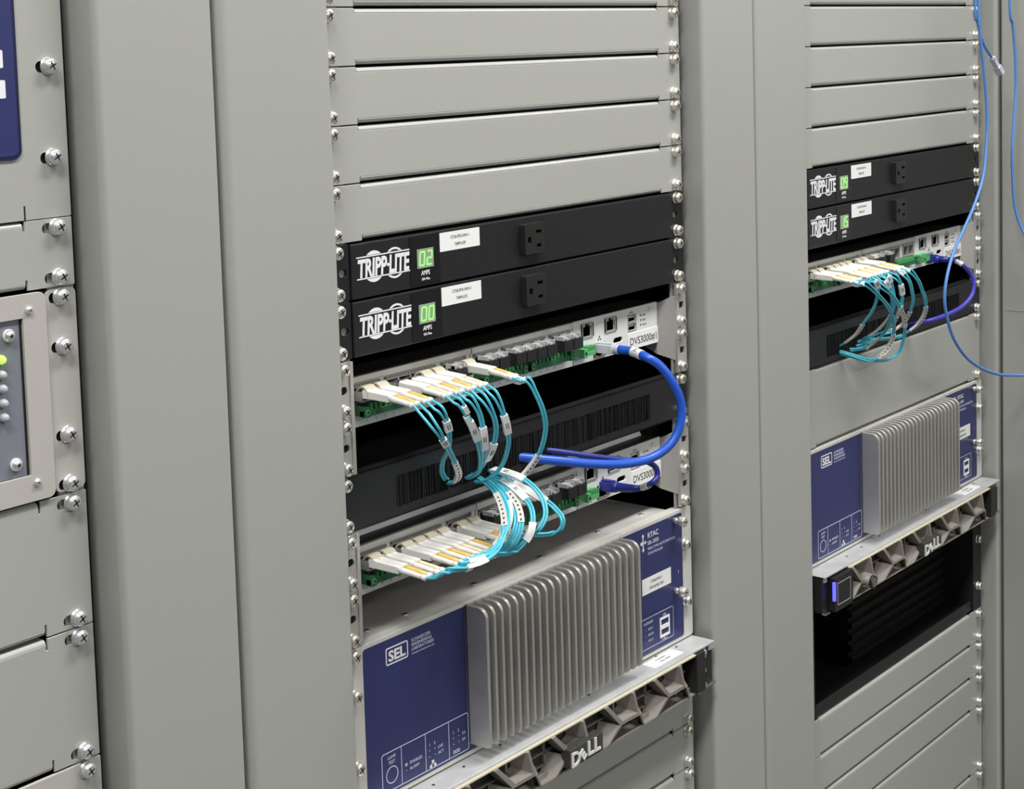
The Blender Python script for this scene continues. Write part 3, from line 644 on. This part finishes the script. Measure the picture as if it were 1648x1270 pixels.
# ------------------------------------------------------------------ middle rack
for n,l in ((-5,'grey blank panel cut off by the top of the photo in the middle rack'),(-4,'second grey blank panel from the top in the middle rack'),(-3,'third grey blank panel from the top in the middle rack'),(-2,'grey blank panel fourth from the top in the middle rack, second above the power strips'),(-1,'grey blank panel resting directly above the upper black power strip in the middle rack')):
    blank('middle',n,1,l)
pdu('middle',0,'upper black power strip in the middle rack, its display reading 02','02','CTLB-PDU-INV-1')
pdu('middle',1,'lower black power strip in the middle rack, its display reading 00','00','CTLB-PDU-INV-2')
PL=[(1,i) for i in range(8)]+[(0,6)]
PL2=[(1,i) for i in range(8)]
dvs('middle',2,'white-faced network appliance labelled DVS3000#1 in the middle rack','1',(0,1,4,5,7),PL)
brush_panel('middle',4,'black brush cable panel between the two white network appliances in the middle rack')
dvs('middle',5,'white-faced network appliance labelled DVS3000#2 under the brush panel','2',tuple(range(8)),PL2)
r0=rtac('middle',7,'large navy controller with grey vertical heat sink fins in the middle rack')
s0=server('middle',10,'thin server with faceted grey bezel under the middle rack controller')
blank('middle',11,1,'grey blank panel directly below the server in the middle rack')
blank('middle',12,1,'grey blank panel second below the server in the middle rack')
blank('middle',13,1,'grey blank panel at the bottom edge of the photo in the middle rack')
# ------------------------------------------------------------------ right rack
for n,l in ((-5,'grey blank panel cut off by the top of the photo in the right rack'),(-4,'second grey blank panel from the top in the right rack, behind the blue cable'),(-3,'third grey blank panel from the top in the right rack, beside the loose plug'),(-2,'grey blank panel fourth from the top in the right rack, second above the power strips'),(-1,'grey blank panel directly above the upper power strip in the right rack')):
    blank('right',n,1,l)
pdu('right',0,'upper black power strip in the right rack','09','CTLB-PDU-INV-1')
pdu('right',1,'lower black power strip in the right rack, its display reading 15','15','CTLB-PDU-INV-2')
dvs('right',2,'white-faced network appliance in the right rack with a dense row of white connectors','1',tuple(range(8))+(8,),[(1,0),(1,1),(1,2)])
brush_panel('right',4,'black brush cable panel in the right rack, above the tall blank panel')
blank('right',5,2,'tall grey blank panel above the navy controller in the right rack, hooked cable in front')
duplicate(r0,at('right',7),'smaller-looking navy controller with fine vertical fins in the right rack')
duplicate(s0,at('right',10),'thin server with lit blue bar and round lock, right rack above the dark opening')
for n,h,l in ((14,1,'grey blank panel right below the dark open bay in the right rack'),(15,1,'grey blank panel second below the dark open bay in the right rack'),(16,1,'grey blank panel third below the dark open bay in the right rack'),(17,2,'tall grey blank panel low in the right rack, fourth below the dark open bay'),(19,1,'grey blank panel at the bottom right of the photo, lowest in the right rack')):
    blank('right',n,h,l)
def shelf():
    t=thing('rack_shelf','black equipment shelf in the dark open bay of the right rack','shelf',at('right',11))
    for sg in (-1,1):
        lo,hi=sorted((sg*217,sg*241.3)); MB().curve2d([rect(lo,hi,-132.6,-.6,1)],0,2,BLACK).obj('mounting_ear',t,bevel=.3,seg=1)
        xs=sorted((sg*216,sg*218)); b=MB(); b.box(xs[0],xs[1],0,400,-131,-4,BLACKP); b.obj('side_wall',t)
    b=MB(); b.box(-216,216,2,420,-131.5,-129.5,BLACK); b.prism([(2,-118),(4,-118),(4,-130),(2,-130)],'x',-216,212,BLACK); b.obj('tray',t,bevel=.4,seg=1)
    b=MB(); b.box(-218,218,418,420,-131,-1,BLACKP); b.obj('rear_wall',t)
    screws(t,[-38.1,-101.6],0,sides=(1,)); screws(t,[-38.1,-101.6],0,sides=(-1,))
shelf()
def amp():
    x,_,z=at('right',11); t=thing('power_amplifier','black ridged amplifier box standing on the shelf in the dark open bay','amplifier',(x,0,z-129.5))
    x0,x1,y0=-60,204,34; pr=[(y0+8,0)]
    for i in range(8):
        zz=4+i*14.0; pr+=[(y0+6,zz),(y0,zz+3),(y0,zz+8),(y0+6,zz+11)]
    pr+=[(y0+30,125),(260,125),(260,0)]
    b=MB(); b.prism(pr,'x',x0,x1,SLIDE); b.obj('ribbed_shell',t,bevel=.6,seg=1)
    b=MB()
    for zz in (92,72):
        for yy in (70,96): b.cyl((x0-.2,yy,zz),3.2,3.2,'x',-3,BOOTC if False else GALV,14); b.cyl((x0-3.3,yy,zz),1.8,1.8,'x',-.2,DARK,12)
    b.obj('binding_posts',t,label='small pale ring connectors')
amp()

def door():
    t=thing('rack_door','plain grey door standing open at the far right behind the hanging cable','door',(966,-24,-1420))
    b=MB(); b.box(0,24,-600,0,20,2100,PAINT_D); b.obj('door_leaf',t,bevel=2)
    b=MB(); b.box(-.6,0,-590,-6,20+1180,20+1181.2,PAINT); b.obj('door_line',t)  # thin raised line, slightly lighter than the door leaf
door()
# ------------------------------------------------------------------ cables
CAB={'B1':[(0,-203.5,-118.4,[(-203.5,-30,-119.9),(-203.5,-51,-124.4),(-201.5,-64.2,-137.6),(-188.4,-60.2,-150.3),(-176.2,-54.1,-160.4),(-155.8,-42.1,-176.2),(-135.0,-28.1,-192.7),(-123.1,-14.0,-204.0),(-117.9,-2.0,-208.0),(-111.2,8.0,-210.4)],(0.4,0.47)),(1,-188.5,-118.4,[(-188.5,-30,-119.9),(-188.5,-51,-124.4),(-186.5,-58.2,-128.9),(-177.5,-55.5,-141.1),(-170.6,-50.8,-153.2),(-160.4,-40.1,-167.0),(-152.3,-27.4,-178.4),(-140.0,-14.7,-191.4),(-124.5,-4.0,-202.5),(-106.5,8.0,-209.9)],(0.38,0.46)),(2,-166,-118.4,[(-166,-30,-119.9),(-166,-51,-124.4),(-164.0,-57.6,-127.5),(-153.7,-57.0,-142.2),(-143.8,-54.4,-155.9),(-131.3,-47.8,-171.7),(-117.9,-37.2,-186.6),(-102.6,-20.6,-201.0),(-95.2,-6.0,-208.4),(-84.5,8.0,-212.8)],(0.42,0.54)),(3,-151.5,-118.4,[(-151.5,-30,-119.9),(-151.5,-51,-124.4),(-149.5,-57.2,-127.8),(-140.1,-57.0,-141.9),(-131.5,-52.8,-162.0),(-122.4,-44.6,-178.1),(-110.8,-30.4,-193.7),(-100.7,-14.2,-204.4),(-94.4,-2.0,-208.6),(-86.8,8.0,-211.7)],(0.45,0.57)),(4,-137,-118.4,[(-137,-30,-119.9),(-137,-51,-124.4),(-135.0,-59.5,-131.8),(-125.5,-59.2,-147.0),(-119.5,-55.0,-161.2),(-116.4,-46.8,-176.5),(-111.7,-34.5,-189.9),(-100.6,-18.2,-200.7),(-90.4,-4.0,-207.1),(-81.2,8.0,-210.9)],(0.55,0.67)),(5,-122.5,-118.4,[(-122.5,-30,-119.9),(-122.5,-51,-124.4),(-120.5,-58.3,-131.2),(-111.9,-58.3,-148.3),(-106.1,-56.2,-161.3),(-98.4,-50.2,-173.8),(-90.0,-38.1,-191.0),(-87.1,-26.1,-204.2),(-85.8,-12.0,-212.3),(-82.0,0.0,-215.4),(-78.2,8.0,-216.9)],(0.36,0.47)),(7,-84,-118.4,[(-84,-30,-119.9),(-84,-51,-124.4),(-82.0,-59.5,-123.5),(-75.3,-62.1,-136.2),(-67.7,-62.6,-151.4),(-60.7,-59.2,-167.6),(-57.7,-51.8,-185.8),(-58.0,-42.3,-200.1),(-62.4,-32.9,-210.9),(-69.7,-21.4,-214.6),(-75.5,-8.0,-216.3),(-68.6,8.0,-219.1)],(0.12,0.22))],'B2':[(0,-203.5,-251.75,[(-203.5,-30,-252.5),(-203.5,-58,-254.75),(-202.5,-72.6,-246.1),(-182.9,-77.4,-248.1),(-160.2,-80.1,-245.0),(-144.7,-78.9,-236.5),(-129.8,-69.7,-226.8),(-112.9,-52.5,-219.5),(-95.5,-31.2,-215.6),(-83.4,-8.0,-212.3),(-70.1,8.0,-215.5)],(0.36,0.44)),(1,-188.5,-251.75,[(-188.5,-30,-252.5),(-188.5,-58,-254.75),(-187.5,-72.1,-245.9),(-165.3,-75.1,-245.5),(-149.9,-78.1,-239.2),(-134.2,-75.0,-229.8),(-116.9,-62.0,-221.2),(-99.5,-41.0,-215.8),(-82.6,-16.0,-214.5),(-62.0,8.0,-218.4)],(0.34,0.42)),(2,-166,-251.75,[(-166,-30,-252.5),(-166,-58,-254.75),(-165.0,-62.1,-249.3),(-147.9,-66.7,-247.6),(-135.4,-69.4,-239.4),(-123.2,-68.0,-228.7),(-103.7,-52.7,-219.7),(-84.4,-29.4,-215.8),(-68.9,-6.0,-214.9),(-57.0,8.0,-217.4)],(0.55,0.7)),(3,-151.5,-251.75,[(-151.5,-30,-252.5),(-151.5,-58,-254.75),(-150.5,-60.6,-249.4),(-134.3,-64.8,-252.5),(-120.0,-69.0,-254.0),(-110.8,-75.1,-245.8),(-104.2,-77.3,-234.5),(-95.4,-69.5,-224.2),(-89.6,-55.6,-216.9),(-77.6,-29.8,-213.2),(-64.8,-4.0,-214.5),(-53.7,8.0,-217.6)],(0.72,0.86)),(4,-137,-251.75,[(-137,-30,-252.5),(-137,-58,-254.75),(-136.2,-60.0,-253.3),(-129.5,-64.7,-251.8),(-123.9,-69.3,-243.4),(-116.4,-70.0,-232.6),(-105.1,-60.7,-223.2),(-94.5,-43.3,-217.6),(-80.2,-20.0,-215.5),(-53.9,8.0,-221.3)],(0.22,0.36)),(5,-122.5,-251.75,[(-122.5,-30,-252.5),(-122.5,-58,-254.75),(-128.5,-60.0,-253.8),(-124.9,-66.7,-252.6),(-121.1,-73.3,-244.5),(-114.3,-74.0,-232.5),(-103.5,-62.7,-221.8),(-92.0,-43.3,-216.1),(-70.5,-14.0,-216.0),(-48.9,8.0,-220.3)],(0.2,0.32)),(6,-98.5,-251.75,[(-98.5,-30,-252.5),(-98.5,-58,-254.75),(-100.6,-60.0,-247.9),(-99.2,-68.5,-246.8),(-95.2,-77.0,-239.8),(-87.3,-77.5,-230.0),(-79.4,-68.0,-219.5),(-78.2,-56.5,-210.7),(-77.3,-43.0,-206.6),(-72.7,-19.5,-205.8),(-66.2,-4.0,-208.8),(-56.0,8.0,-212.8)],(0.72,0.9)),(7,-84,-251.75,[(-84,-30,-252.5),(-84,-58,-254.75),(-92.5,-60.0,-247.9),(-81.8,-64.2,-250.4),(-69.1,-68.5,-251.9),(-63.8,-74.8,-247.6),(-62.1,-75.0,-239.7),(-59.0,-65.2,-233.6),(-62.1,-57.5,-227.3),(-69.1,-45.7,-219.6),(-66.4,-24.0,-215.5),(-41.4,8.0,-222.0)],(0.22,0.31))],'C1':[(0,504.79999999999995,-117.45,[(504.79999999999995,-30,-118.95),(504.79999999999995,-51,-123.45),(506.7,-61.9,-123.4),(544.4,-59.9,-143.7),(566.4,-57.9,-157.4),(589.2,-51.9,-173.1),(603.7,-46.0,-189.1),(608.4,-40.0,-204.9),(597.8,-34.0,-218.1),(582.3,-28.0,-222.5),(566.7,-12.0,-215.4),(557.9,8.0,-209.0)],(0.15,0.23)),(1,519.8,-117.45,[(519.8,-30,-118.95),(519.8,-51,-123.45),(521.8,-63.2,-121.2),(533.7,-61.3,-130.4),(541.2,-55.5,-147.0),(544.0,-47.6,-161.2),(545.9,-37.7,-173.4),(552.0,-25.9,-187.3),(555.1,-12.0,-197.9),(567.3,8.0,-209.5)],(0.3,0.4)),(2,542.3,-117.45,[(542.3,-30,-118.95),(542.3,-51,-123.45),(544.2,-61.6,-131.1),(568.6,-62.2,-144.8),(590.7,-60.9,-162.5),(611.6,-55.5,-180.4),(625.1,-48.1,-200.1),(626.4,-40.7,-219.3),(608.8,-33.4,-226.1),(578.7,-24.0,-221.9),(557.9,8.0,-210.8)],(0.02,0.09)),(3,556.8,-117.45,[(556.8,-30,-118.95),(556.8,-51,-123.45),(558.7,-57.5,-126.4),(567.5,-58.1,-135.2),(582.2,-54.8,-152.8),(597.8,-45.4,-173.5),(609.0,-32.1,-193.5),(609.7,-20.7,-204.7),(610.3,-9.4,-213.8),(588.5,0.0,-214.0),(584.9,8.0,-213.0)],(0.28,0.37)),(4,571.3,-117.45,[(571.3,-30,-118.95),(571.3,-51,-123.45),(573.2,-54.9,-125.7),(582.6,-54.7,-137.4),(591.4,-52.5,-156.4),(601.0,-42.4,-174.2),(604.3,-26.2,-190.9),(607.0,-8.0,-202.5),(617.5,8.0,-210.7)],(0.28,0.4)),(5,585.8,-117.45,[(585.8,-30,-118.95),(585.8,-51,-123.45),(587.8,-57.6,-126.7),(596.2,-58.5,-135.7),(606.1,-55.4,-152.6),(611.8,-48.2,-170.3),(614.8,-33.1,-190.7),(610.8,-8.0,-203.8),(605.6,8.0,-210.1)],(0.45,0.54)),(6,609.8,-117.45,[(609.8,-30,-118.95),(609.8,-51,-123.45),(611.9,-55.9,-127.0),(618.7,-58.5,-135.2),(627.7,-57.1,-147.8),(637.3,-53.7,-160.7),(645.3,-44.2,-178.4),(648.4,-32.8,-192.5),(633.7,-21.4,-200.4),(614.6,-6.0,-210.3),(588.7,8.0,-213.6)],(0.16,0.25)),(7,624.3,-117.45,[(624.3,-30,-118.95),(624.3,-51,-123.45),(626.2,-56.7,-124.5),(640.3,-59.1,-136.9),(652.5,-57.5,-148.8),(664.8,-55.9,-162.2),(676.6,-50.4,-178.1),(676.7,-42.8,-192.5),(670.8,-33.2,-201.7),(658.5,-21.6,-208.9),(614.7,-6.0,-206.4),(605.6,8.0,-210.1)],(0.14,0.23))],'eth1':[(115.6,-0.3,-135.6),(115.9,-12.0,-135.5),(116.5,-24.0,-136.2),(109.1,-44.0,-138.2),(116.0,-54.0,-146.3),(124.5,-62.0,-163.0),(131.0,-66.0,-182.6),(128.2,-66.0,-202.1),(118.3,-62.0,-217.7),(100.8,-54.0,-227.0),(73.2,-46.0,-227.8),(40.1,-36.0,-222.5),(7.4,-20.0,-214.7),(-18.4,2.0,-208.8),(-23.2,14.0,-207.8)],'eth2':[(115.6,2.2,-265.5),(115.6,-10.5,-264.8),(116.0,-22.1,-263.8),(117.5,-30.8,-262.0),(100.8,-52.0,-251.3),(108.0,-54.0,-245.8),(107.3,-52.0,-237.3),(97.5,-46.0,-230.8),(77.8,-36.0,-226.8),(50.2,-22.0,-219.3),(25.9,-6.0,-212.3),(16.6,4.0,-210.0),(17.8,14.0,-211.0)],'eth3':[(823.9,5.0,-137.6),(823.9,-6.6,-137.3),(824.5,-17.8,-137.9),(791.1,-44.0,-136.2),(802.9,-50.0,-148.0),(806.4,-54.0,-161.3),(800.7,-54.0,-175.9),(784.0,-50.0,-186.9),(761.3,-44.0,-193.2),(730.5,-34.0,-197.8),(726.1,-20.0,-201.3),(736.0,-4.0,-207.2),(750.5,12.0,-213.8)],'hang1':[(797.2,-60.0,900.0),(803.2,-60.0,600.0),(807.6,-60.0,380.0),(811.6,-60.0,183.4),(814.9,-60.0,145.9),(825.5,-60.0,100.5),(834.3,-60.0,54.6),(833.9,-60.0,16.5),(819.2,-62.0,-28.2),(790.0,-64.0,-59.8),(754.2,-66.0,-86.2),(717.5,-68.0,-111.7),(693.6,-70.0,-138.0),(686.3,-70.0,-162.7),(692.8,-70.0,-185.6),(711.4,-70.0,-214.3),(746.5,-70.0,-242.4),(792.0,-70.0,-263.8),(839.3,-70.0,-279.1),(888.5,-70.0,-289.3),(908.2,-80.0,-290.1),(904.6,-104.0,-273.6),(925.7,-112.0,-232.5),(929.1,-106.0,-173.9),(919.7,-92.0,-134.0),(921.3,-72.0,-111.4),(918.0,-62.0,-79.7),(915.2,-60.0,-43.8),(913.5,-60.0,-4.2),(919.9,-60.0,34.8),(926.2,-60.0,73.9),(924.5,-60.0,113.3),(916.8,-60.0,152.5),(907.1,-60.0,183.6),(903.1,-60.0,380.0),(898.7,-60.0,600.0),(892.7,-60.0,900.0)],'hang3':[(795.5,-56.0,900.0),(801.5,-56.0,600.0),(805.9,-56.0,380.0),(809.9,-56.0,183.5),(817.0,-56.0,157.3),(829.7,-56.0,136.8),(840.3,-57.0,124.5),(858.7,-58.0,110.3),(877.4,-59.0,94.4)]}
def smooth(pts,n=8):
    P=[Vector(p) for p in pts]; P=[P[0]*2-P[1]]+P+[P[-1]*2-P[-2]]; out=[]
    for i in range(1,len(P)-2):
        a,b_,c,d=P[i-1],P[i],P[i+1],P[i+2]
        for k in range(n):
            t=k/n; out.append(.5*((2*b_)+(c-a)*t+(2*a-5*b_+4*c-d)*t*t+(3*b_-a-3*c+d)*t**3))
    out.append(P[-2]); return out
def side_of(path,i):
    t=(path[min(i+1,len(path)-1)]-path[max(i-1,0)]).normalized()
    r=Vector((.75,-.5,.35)); v=r-t*r.dot(t)
    return v.normalized()
def sleeve(b,path,i0,i1,w2,th,m):
    vs=[]; n=0
    for i in range(i0,i1+1):
        s=side_of(path,i); t=(path[min(i+1,len(path)-1)]-path[max(i-1,0)]).normalized(); u=s.cross(t).normalized(); p=path[i]
        vs+=[p+s*w2+u*th,p-s*w2+u*th,p-s*w2-u*th,p+s*w2-u*th]; n+=1
    fs=[(k*4+j,k*4+(j+1)%4,(k+1)*4+(j+1)%4,(k+1)*4+j) for k in range(n-1) for j in range(4)]
    b.add(vs,fs,m); b.add(vs[:4],[(3,2,1,0)],m); b.add(vs[-4:],[(0,1,2,3)],m)
WHERE={'B1':'from DVS3000#1','B2':'from DVS3000#2','C1':'from the right rack appliance'}
TXT={
'B1':['aqua fibre patch cable leftmost from DVS3000#1, label where it crosses its neighbour','aqua fibre patch cable second from left from DVS3000#1, label highest of the left pair','aqua fibre patch cable from DVS3000#1 with two small white clips above its label','aqua fibre patch cable from DVS3000#1 just right of the clipped one, label vertical','aqua fibre patch cable from DVS3000#1 with slanted label low beside the bundle','aqua fibre patch cable from DVS3000#1 with a tall upright label, second from right','aqua fibre patch cable alone at the right of DVS3000#1, bowing over the brush panel'],
'B2':['aqua fibre patch cable leftmost from DVS3000#2, sweeping lowest along the bottom','aqua fibre patch cable second from left from DVS3000#2, white label above the lowest one','aqua fibre patch cable third from left from DVS3000#2','aqua fibre patch cable fourth from left from DVS3000#2, arching wide past the green blocks','aqua fibre patch cable fifth from left from DVS3000#2, label slanting by the bundle foot','aqua fibre patch cable sixth from left from DVS3000#2','aqua fibre patch cable second from right from DVS3000#2, arching high to the right','aqua fibre patch cable from DVS3000#2 making the outermost loop at the right'],
'C1':['aqua fibre patch cable leftmost in the right rack, hanging down over the tall blank panel','aqua fibre patch cable in the right rack curling back left, label midway','aqua fibre patch cable in the right rack with the lowest hanging loop','aqua fibre patch cable fourth from left in the right rack','aqua fibre patch cable in the right rack crossing the middle of the bunch','aqua fibre patch cable third from right in the right rack','aqua fibre patch cable second from right in the right rack, with white label','aqua fibre patch cable rightmost in the right rack, bowing out beyond the others']}
GRP={'B1':'aqua cables of the upper appliance','B2':'aqua cables of the lower appliance','C1':'aqua cables of the right rack'}
def loc(pts,o): return [Vector(p)-o for p in pts]
for key in ('B1','B2','C1'):
    for idx,(si,sx,sz,pts,lab) in enumerate(CAB[key]):
        o=Vector((sx,2,sz)); t=thing('fibre_patch_cable',TXT[key][idx],'cable',tuple(o),GRP[key])
        full=smooth([(sx,0,sz)]+pts,8); path=[p-o for p in full]
        # the two connectors, their boots and strain reliefs
        d0=Vector(pts[1])-o; drop=d0.z/d0.length
        for q,sg in enumerate((-1,1)):
            bx=sg*3.15
            kL=1.0 if key=='B2' else .88
            def pp(s):
                s*=kL; return Vector((bx,-s,drop*s*max(0,(s-8)/56)*.9 if s>8 else 0))
            b=MB()
            for s0,s1,h0,h1,wd in ((-1,6,3.5,3.5,2.9),(6,30,3.2,2.9,3.0)):
                a,c=pp(s0),pp(s1)
                vs=[(a.x-wd,a.y,a.z-h0),(a.x+wd,a.y,a.z-h0),(a.x+wd,a.y,a.z+h0),(a.x-wd,a.y,a.z+h0),(c.x-wd*.85,c.y,c.z-h1),(c.x+wd*.85,c.y,c.z-h1),(c.x+wd*.85,c.y,c.z+h1),(c.x-wd*.85,c.y,c.z+h1)]
                b.add(vs,[(0,1,2,3),(7,6,5,4),(0,4,5,1),(1,5,6,2),(2,6,7,3),(3,7,4,0)],BOOT)
            b.obj('connector',t,bevel=.7,label='white fibre connector')
            bm_=BOOT if sg<0 else (BOOTY if (idx+(key=='B2'))%3!=2 else BOOTC)
            b=MB(); b.tube([pp(29),pp(34),pp(45),pp(52)],[2.6,2.4,2.1,1.9],bm_,12); b.obj('strain_relief_boot',t,label='white strain relief boot' if sg<0 else 'yellow strain relief boot')
            b=MB(); b.tube([pp(52),pp(53),pp(56),pp(56.5)],[1.8,2.3,2.3,1.6],BOOT,12); b.obj('boot_collar',t)
        # strands: start at each boot tip then follow the common path side by side
        i0=16
        for sg in (-1,1):
            st=[pp(s)+Vector((sg*3.15-bx,0,0)) for s in (54,57)]
            sp=[]
            for i in range(i0,len(path)):
                k=min(1,(i-i0)/14); off=1.15+ (1-k)*2.0
                sv=side_of(path,i)
                sp.append(path[i]+sv*sg*off)
            b=MB(); b.tube(st+sp[3:],1.12,AQUA,10); b.obj('fibre_strand',t)
        n=len(path)-1
        b=MB(); sleeve(b,path,int(lab[0]*n),max(int(lab[1]*n),int(lab[0]*n)+2),3.0,1.7,LABEL)
        j=(int(lab[0]*n)+int(lab[1]*n))//2; sv=side_of(path,j); tv=(path[j+1]-path[j-1]).normalized(); uv=sv.cross(tv).normalized()
        for e in (-1,1):
            for f_ in (-.8,.9):
                c=path[j]+uv*e*1.85+sv*f_; b.tube([c-tv*2.6,c+tv*2.6],.3,INK,5)
        b.obj('label_sleeve',t,label='white wrap label')
        if key=='B1' and idx==2:
            for jj,sg in ((26,1),(30,-1)):
                b=MB(); sv=side_of(path,jj); sleeve(b,[p+side_of(path,q)*sg*1.2 for q,p in enumerate(path)],jj,jj+3,2.0,1.9,LABEL); b.obj('cable_clip',t,label='small white clip')
        if key=='B2' and idx in (3,7):
            b=MB(); f0,f1=(.74,.9) if idx==7 else (.5,.6)
            sleeve(b,path,int(f0*n),int(f1*n),2.9,1.7,LABEL); b.obj('label_sleeve',t,label='white wrap label near the brush')
        if key=='C1' or (key=='B1' and idx in (0,6)) or (key=='B2' and idx in (0,2,5)):
            b=MB()      # printed grey transfer length on the jacket near the brush
            f0,f1={0:(.62,.80),1:(.72,.92),2:(.45,.58),3:(.70,.84),4:(.66,.86),5:(.62,.8),6:(.62,.80),7:(.56,.76)}[idx]
            sleeve(b,path,int(f0*n),int(f1*n),2.6,1.35,LABEL if key=='B1' else OFFW)
            for q in range(int(f0*n)+1,int(f1*n)-1,2):
                sv=side_of(path,q); tv=(path[q+1]-path[q-1]).normalized(); uv=sv.cross(tv).normalized()
                for e in (-1,1): c=path[q]+uv*e*1.3; b.tube([c-tv*.9,c+tv*.9],.7,INK,5)
            b.obj('printed_sleeve',t,label='pale sleeve with black printing')

def ethernet(pts,label,jacket,r,plug,boot,lab,grp=None):
    o=Vector(pts[0]); t=thing('network_cable',label,'cable',tuple(o))
    path=[p-o for p in smooth(pts,10)]
    b=MB(); b.tube(path[4:],r,jacket,18); b.obj('cable_jacket',t)
    z0=-1.0
    b=MB(); b.box(-5.6,5.6,-4,18,-4.2,4.0,plug); b.box(-2.6,2.6,-3,15,4.0,5.6,plug); b.obj('plug',t,bevel=.5,label='clear network plug' if plug is CLEAR else 'dark blue network plug')
    if boot:
        b=MB(); n=26; b.tube([path[i] for i in range(0,n)],[ (5.3 if i<5 else (4.9-.06*i) if i%2 else (3.9-.05*i)) for i in range(n)],boot,16); b.obj('strain_relief_boot',t,label='ribbed dark blue boot')
    else:
        b=MB(); b.tube(path[0:9],[4.6,4.8,4.8,4.8,4.7,4.6,4.6,4.5,4.5],CLEAR,14); b.obj('strain_relief_boot',t,label='clear plastic boot')
    b=MB(); b.tube(path[lab[0]:lab[1]],r+.45,LABEL,16)
    q=(lab[0]+lab[1])//2; tv=(path[q+1]-path[q-1]).normalized(); nv=Vector((-.6,-.75,.3)); nv=(nv-tv*nv.dot(tv)).normalized(); s2=tv.cross(nv)
    for e in (-1.6,0,1.6): c=path[q]+nv*(r+.3)+s2*e*.8; b.tube([c-tv*2.2,c+tv*1.8],.28,INK,5)
    b.obj('label_sleeve',t,label='white wrap label')
    return t
ethernet(CAB['eth1'],'thick bright blue network cable looping out from DVS3000#1 into the brush panel',BLUEC,4.1,CLEAR,None,(20,28))
ethernet(CAB['eth2'],'thin dark blue network cable with ribbed boot plugged into DVS3000#2',NAVYC,2.6,NAVYC,NAVYC,(30,38))
ethernet(CAB['eth3'],'dark blue network cable curving from the right rack appliance to its brush panel',mat('violet blue cable jacket',(.055,.05,.42),.38),2.7,NAVYC,NAVYC,(26,33))
def hanging(pts,label,r=1.75):
    o=Vector(pts[0]); t=thing('hanging_cable',label,'cable',tuple(o)); b=MB(); path=[p-o for p in smooth(pts,8)]; b.tube(path,r,LBLUE,14); b.obj('cable_jacket',t); return t,path
hanging(CAB['hang1'],'thin light blue cable hanging in one long loop at the far right of the photo',1.9)
t,path=hanging(CAB['hang3'],'short light blue cable end hanging top right with a loose clear plug',1.8)
def loose_plug(t,path):
    a=path[-9]; c=path[-1]; d=(c-a).normalized()
    q=d.to_track_quat('Y','Z'); L=(c-a).length
    for nm,dims,mt,lb in (('plug',[(-4.6,4.6,L*.55,L*1.12,-3.4,3.4),(-2.2,2.2,L*.6,L*.95,3.4,4.6)],CLEAR,'clear network plug with gold contacts'),('strain_relief_boot',[(-3.4,3.4,-4,L*.55,-3,3),(-4.4,4.4,-5,-1,-1.2,1.2)],CLEAR,'clear plastic boot')):
        b=MB()
        for bx in dims: b.box(*bx,mt)
        if nm=='plug': b.box(-3.6,3.6,L*1.0,L*1.1,-3.7,-3.3,CREAM)
        o=b.obj(nm,t,bevel=.6,label=lb); o.location=a*S; o.rotation_mode='QUATERNION'; o.rotation_quaternion=q
loose_plug(t,path)

# ------------------------------------------------------------------ the room
def struct(name,b): o=b.obj(name); o['kind']='structure'; return o
struct('floor',MB().box(-4200,4200,-6000,1600,-1480,-1420,FLOORM))
struct('ceiling',MB().box(-4200,4200,-6000,1600,CEIL*1000,CEIL*1000+40,WALLM))
struct('wall_back',MB().box(-4200,4200,1600,1660,-1480,CEIL*1000+40,WALLM))
for i,(x,y) in enumerate(LIGHTS):
    t=thing('ceiling_and_fill_light','long white ceiling light fixture '+('at the left','in the middle','at the right')[i%3]+(' of the row nearest the racks' if i<3 else ' of the added far fill row'),'ceiling light',(x*1000,y*1000,CEIL*1000))
    b=MB(); b.box(-620,620,-170,170,-62,0,WALLM); b.obj('housing',t,bevel=2)
    b=MB(); b.box(-600,600,-150,150,-66,-62,LAMPM); b.obj('diffuser',t)
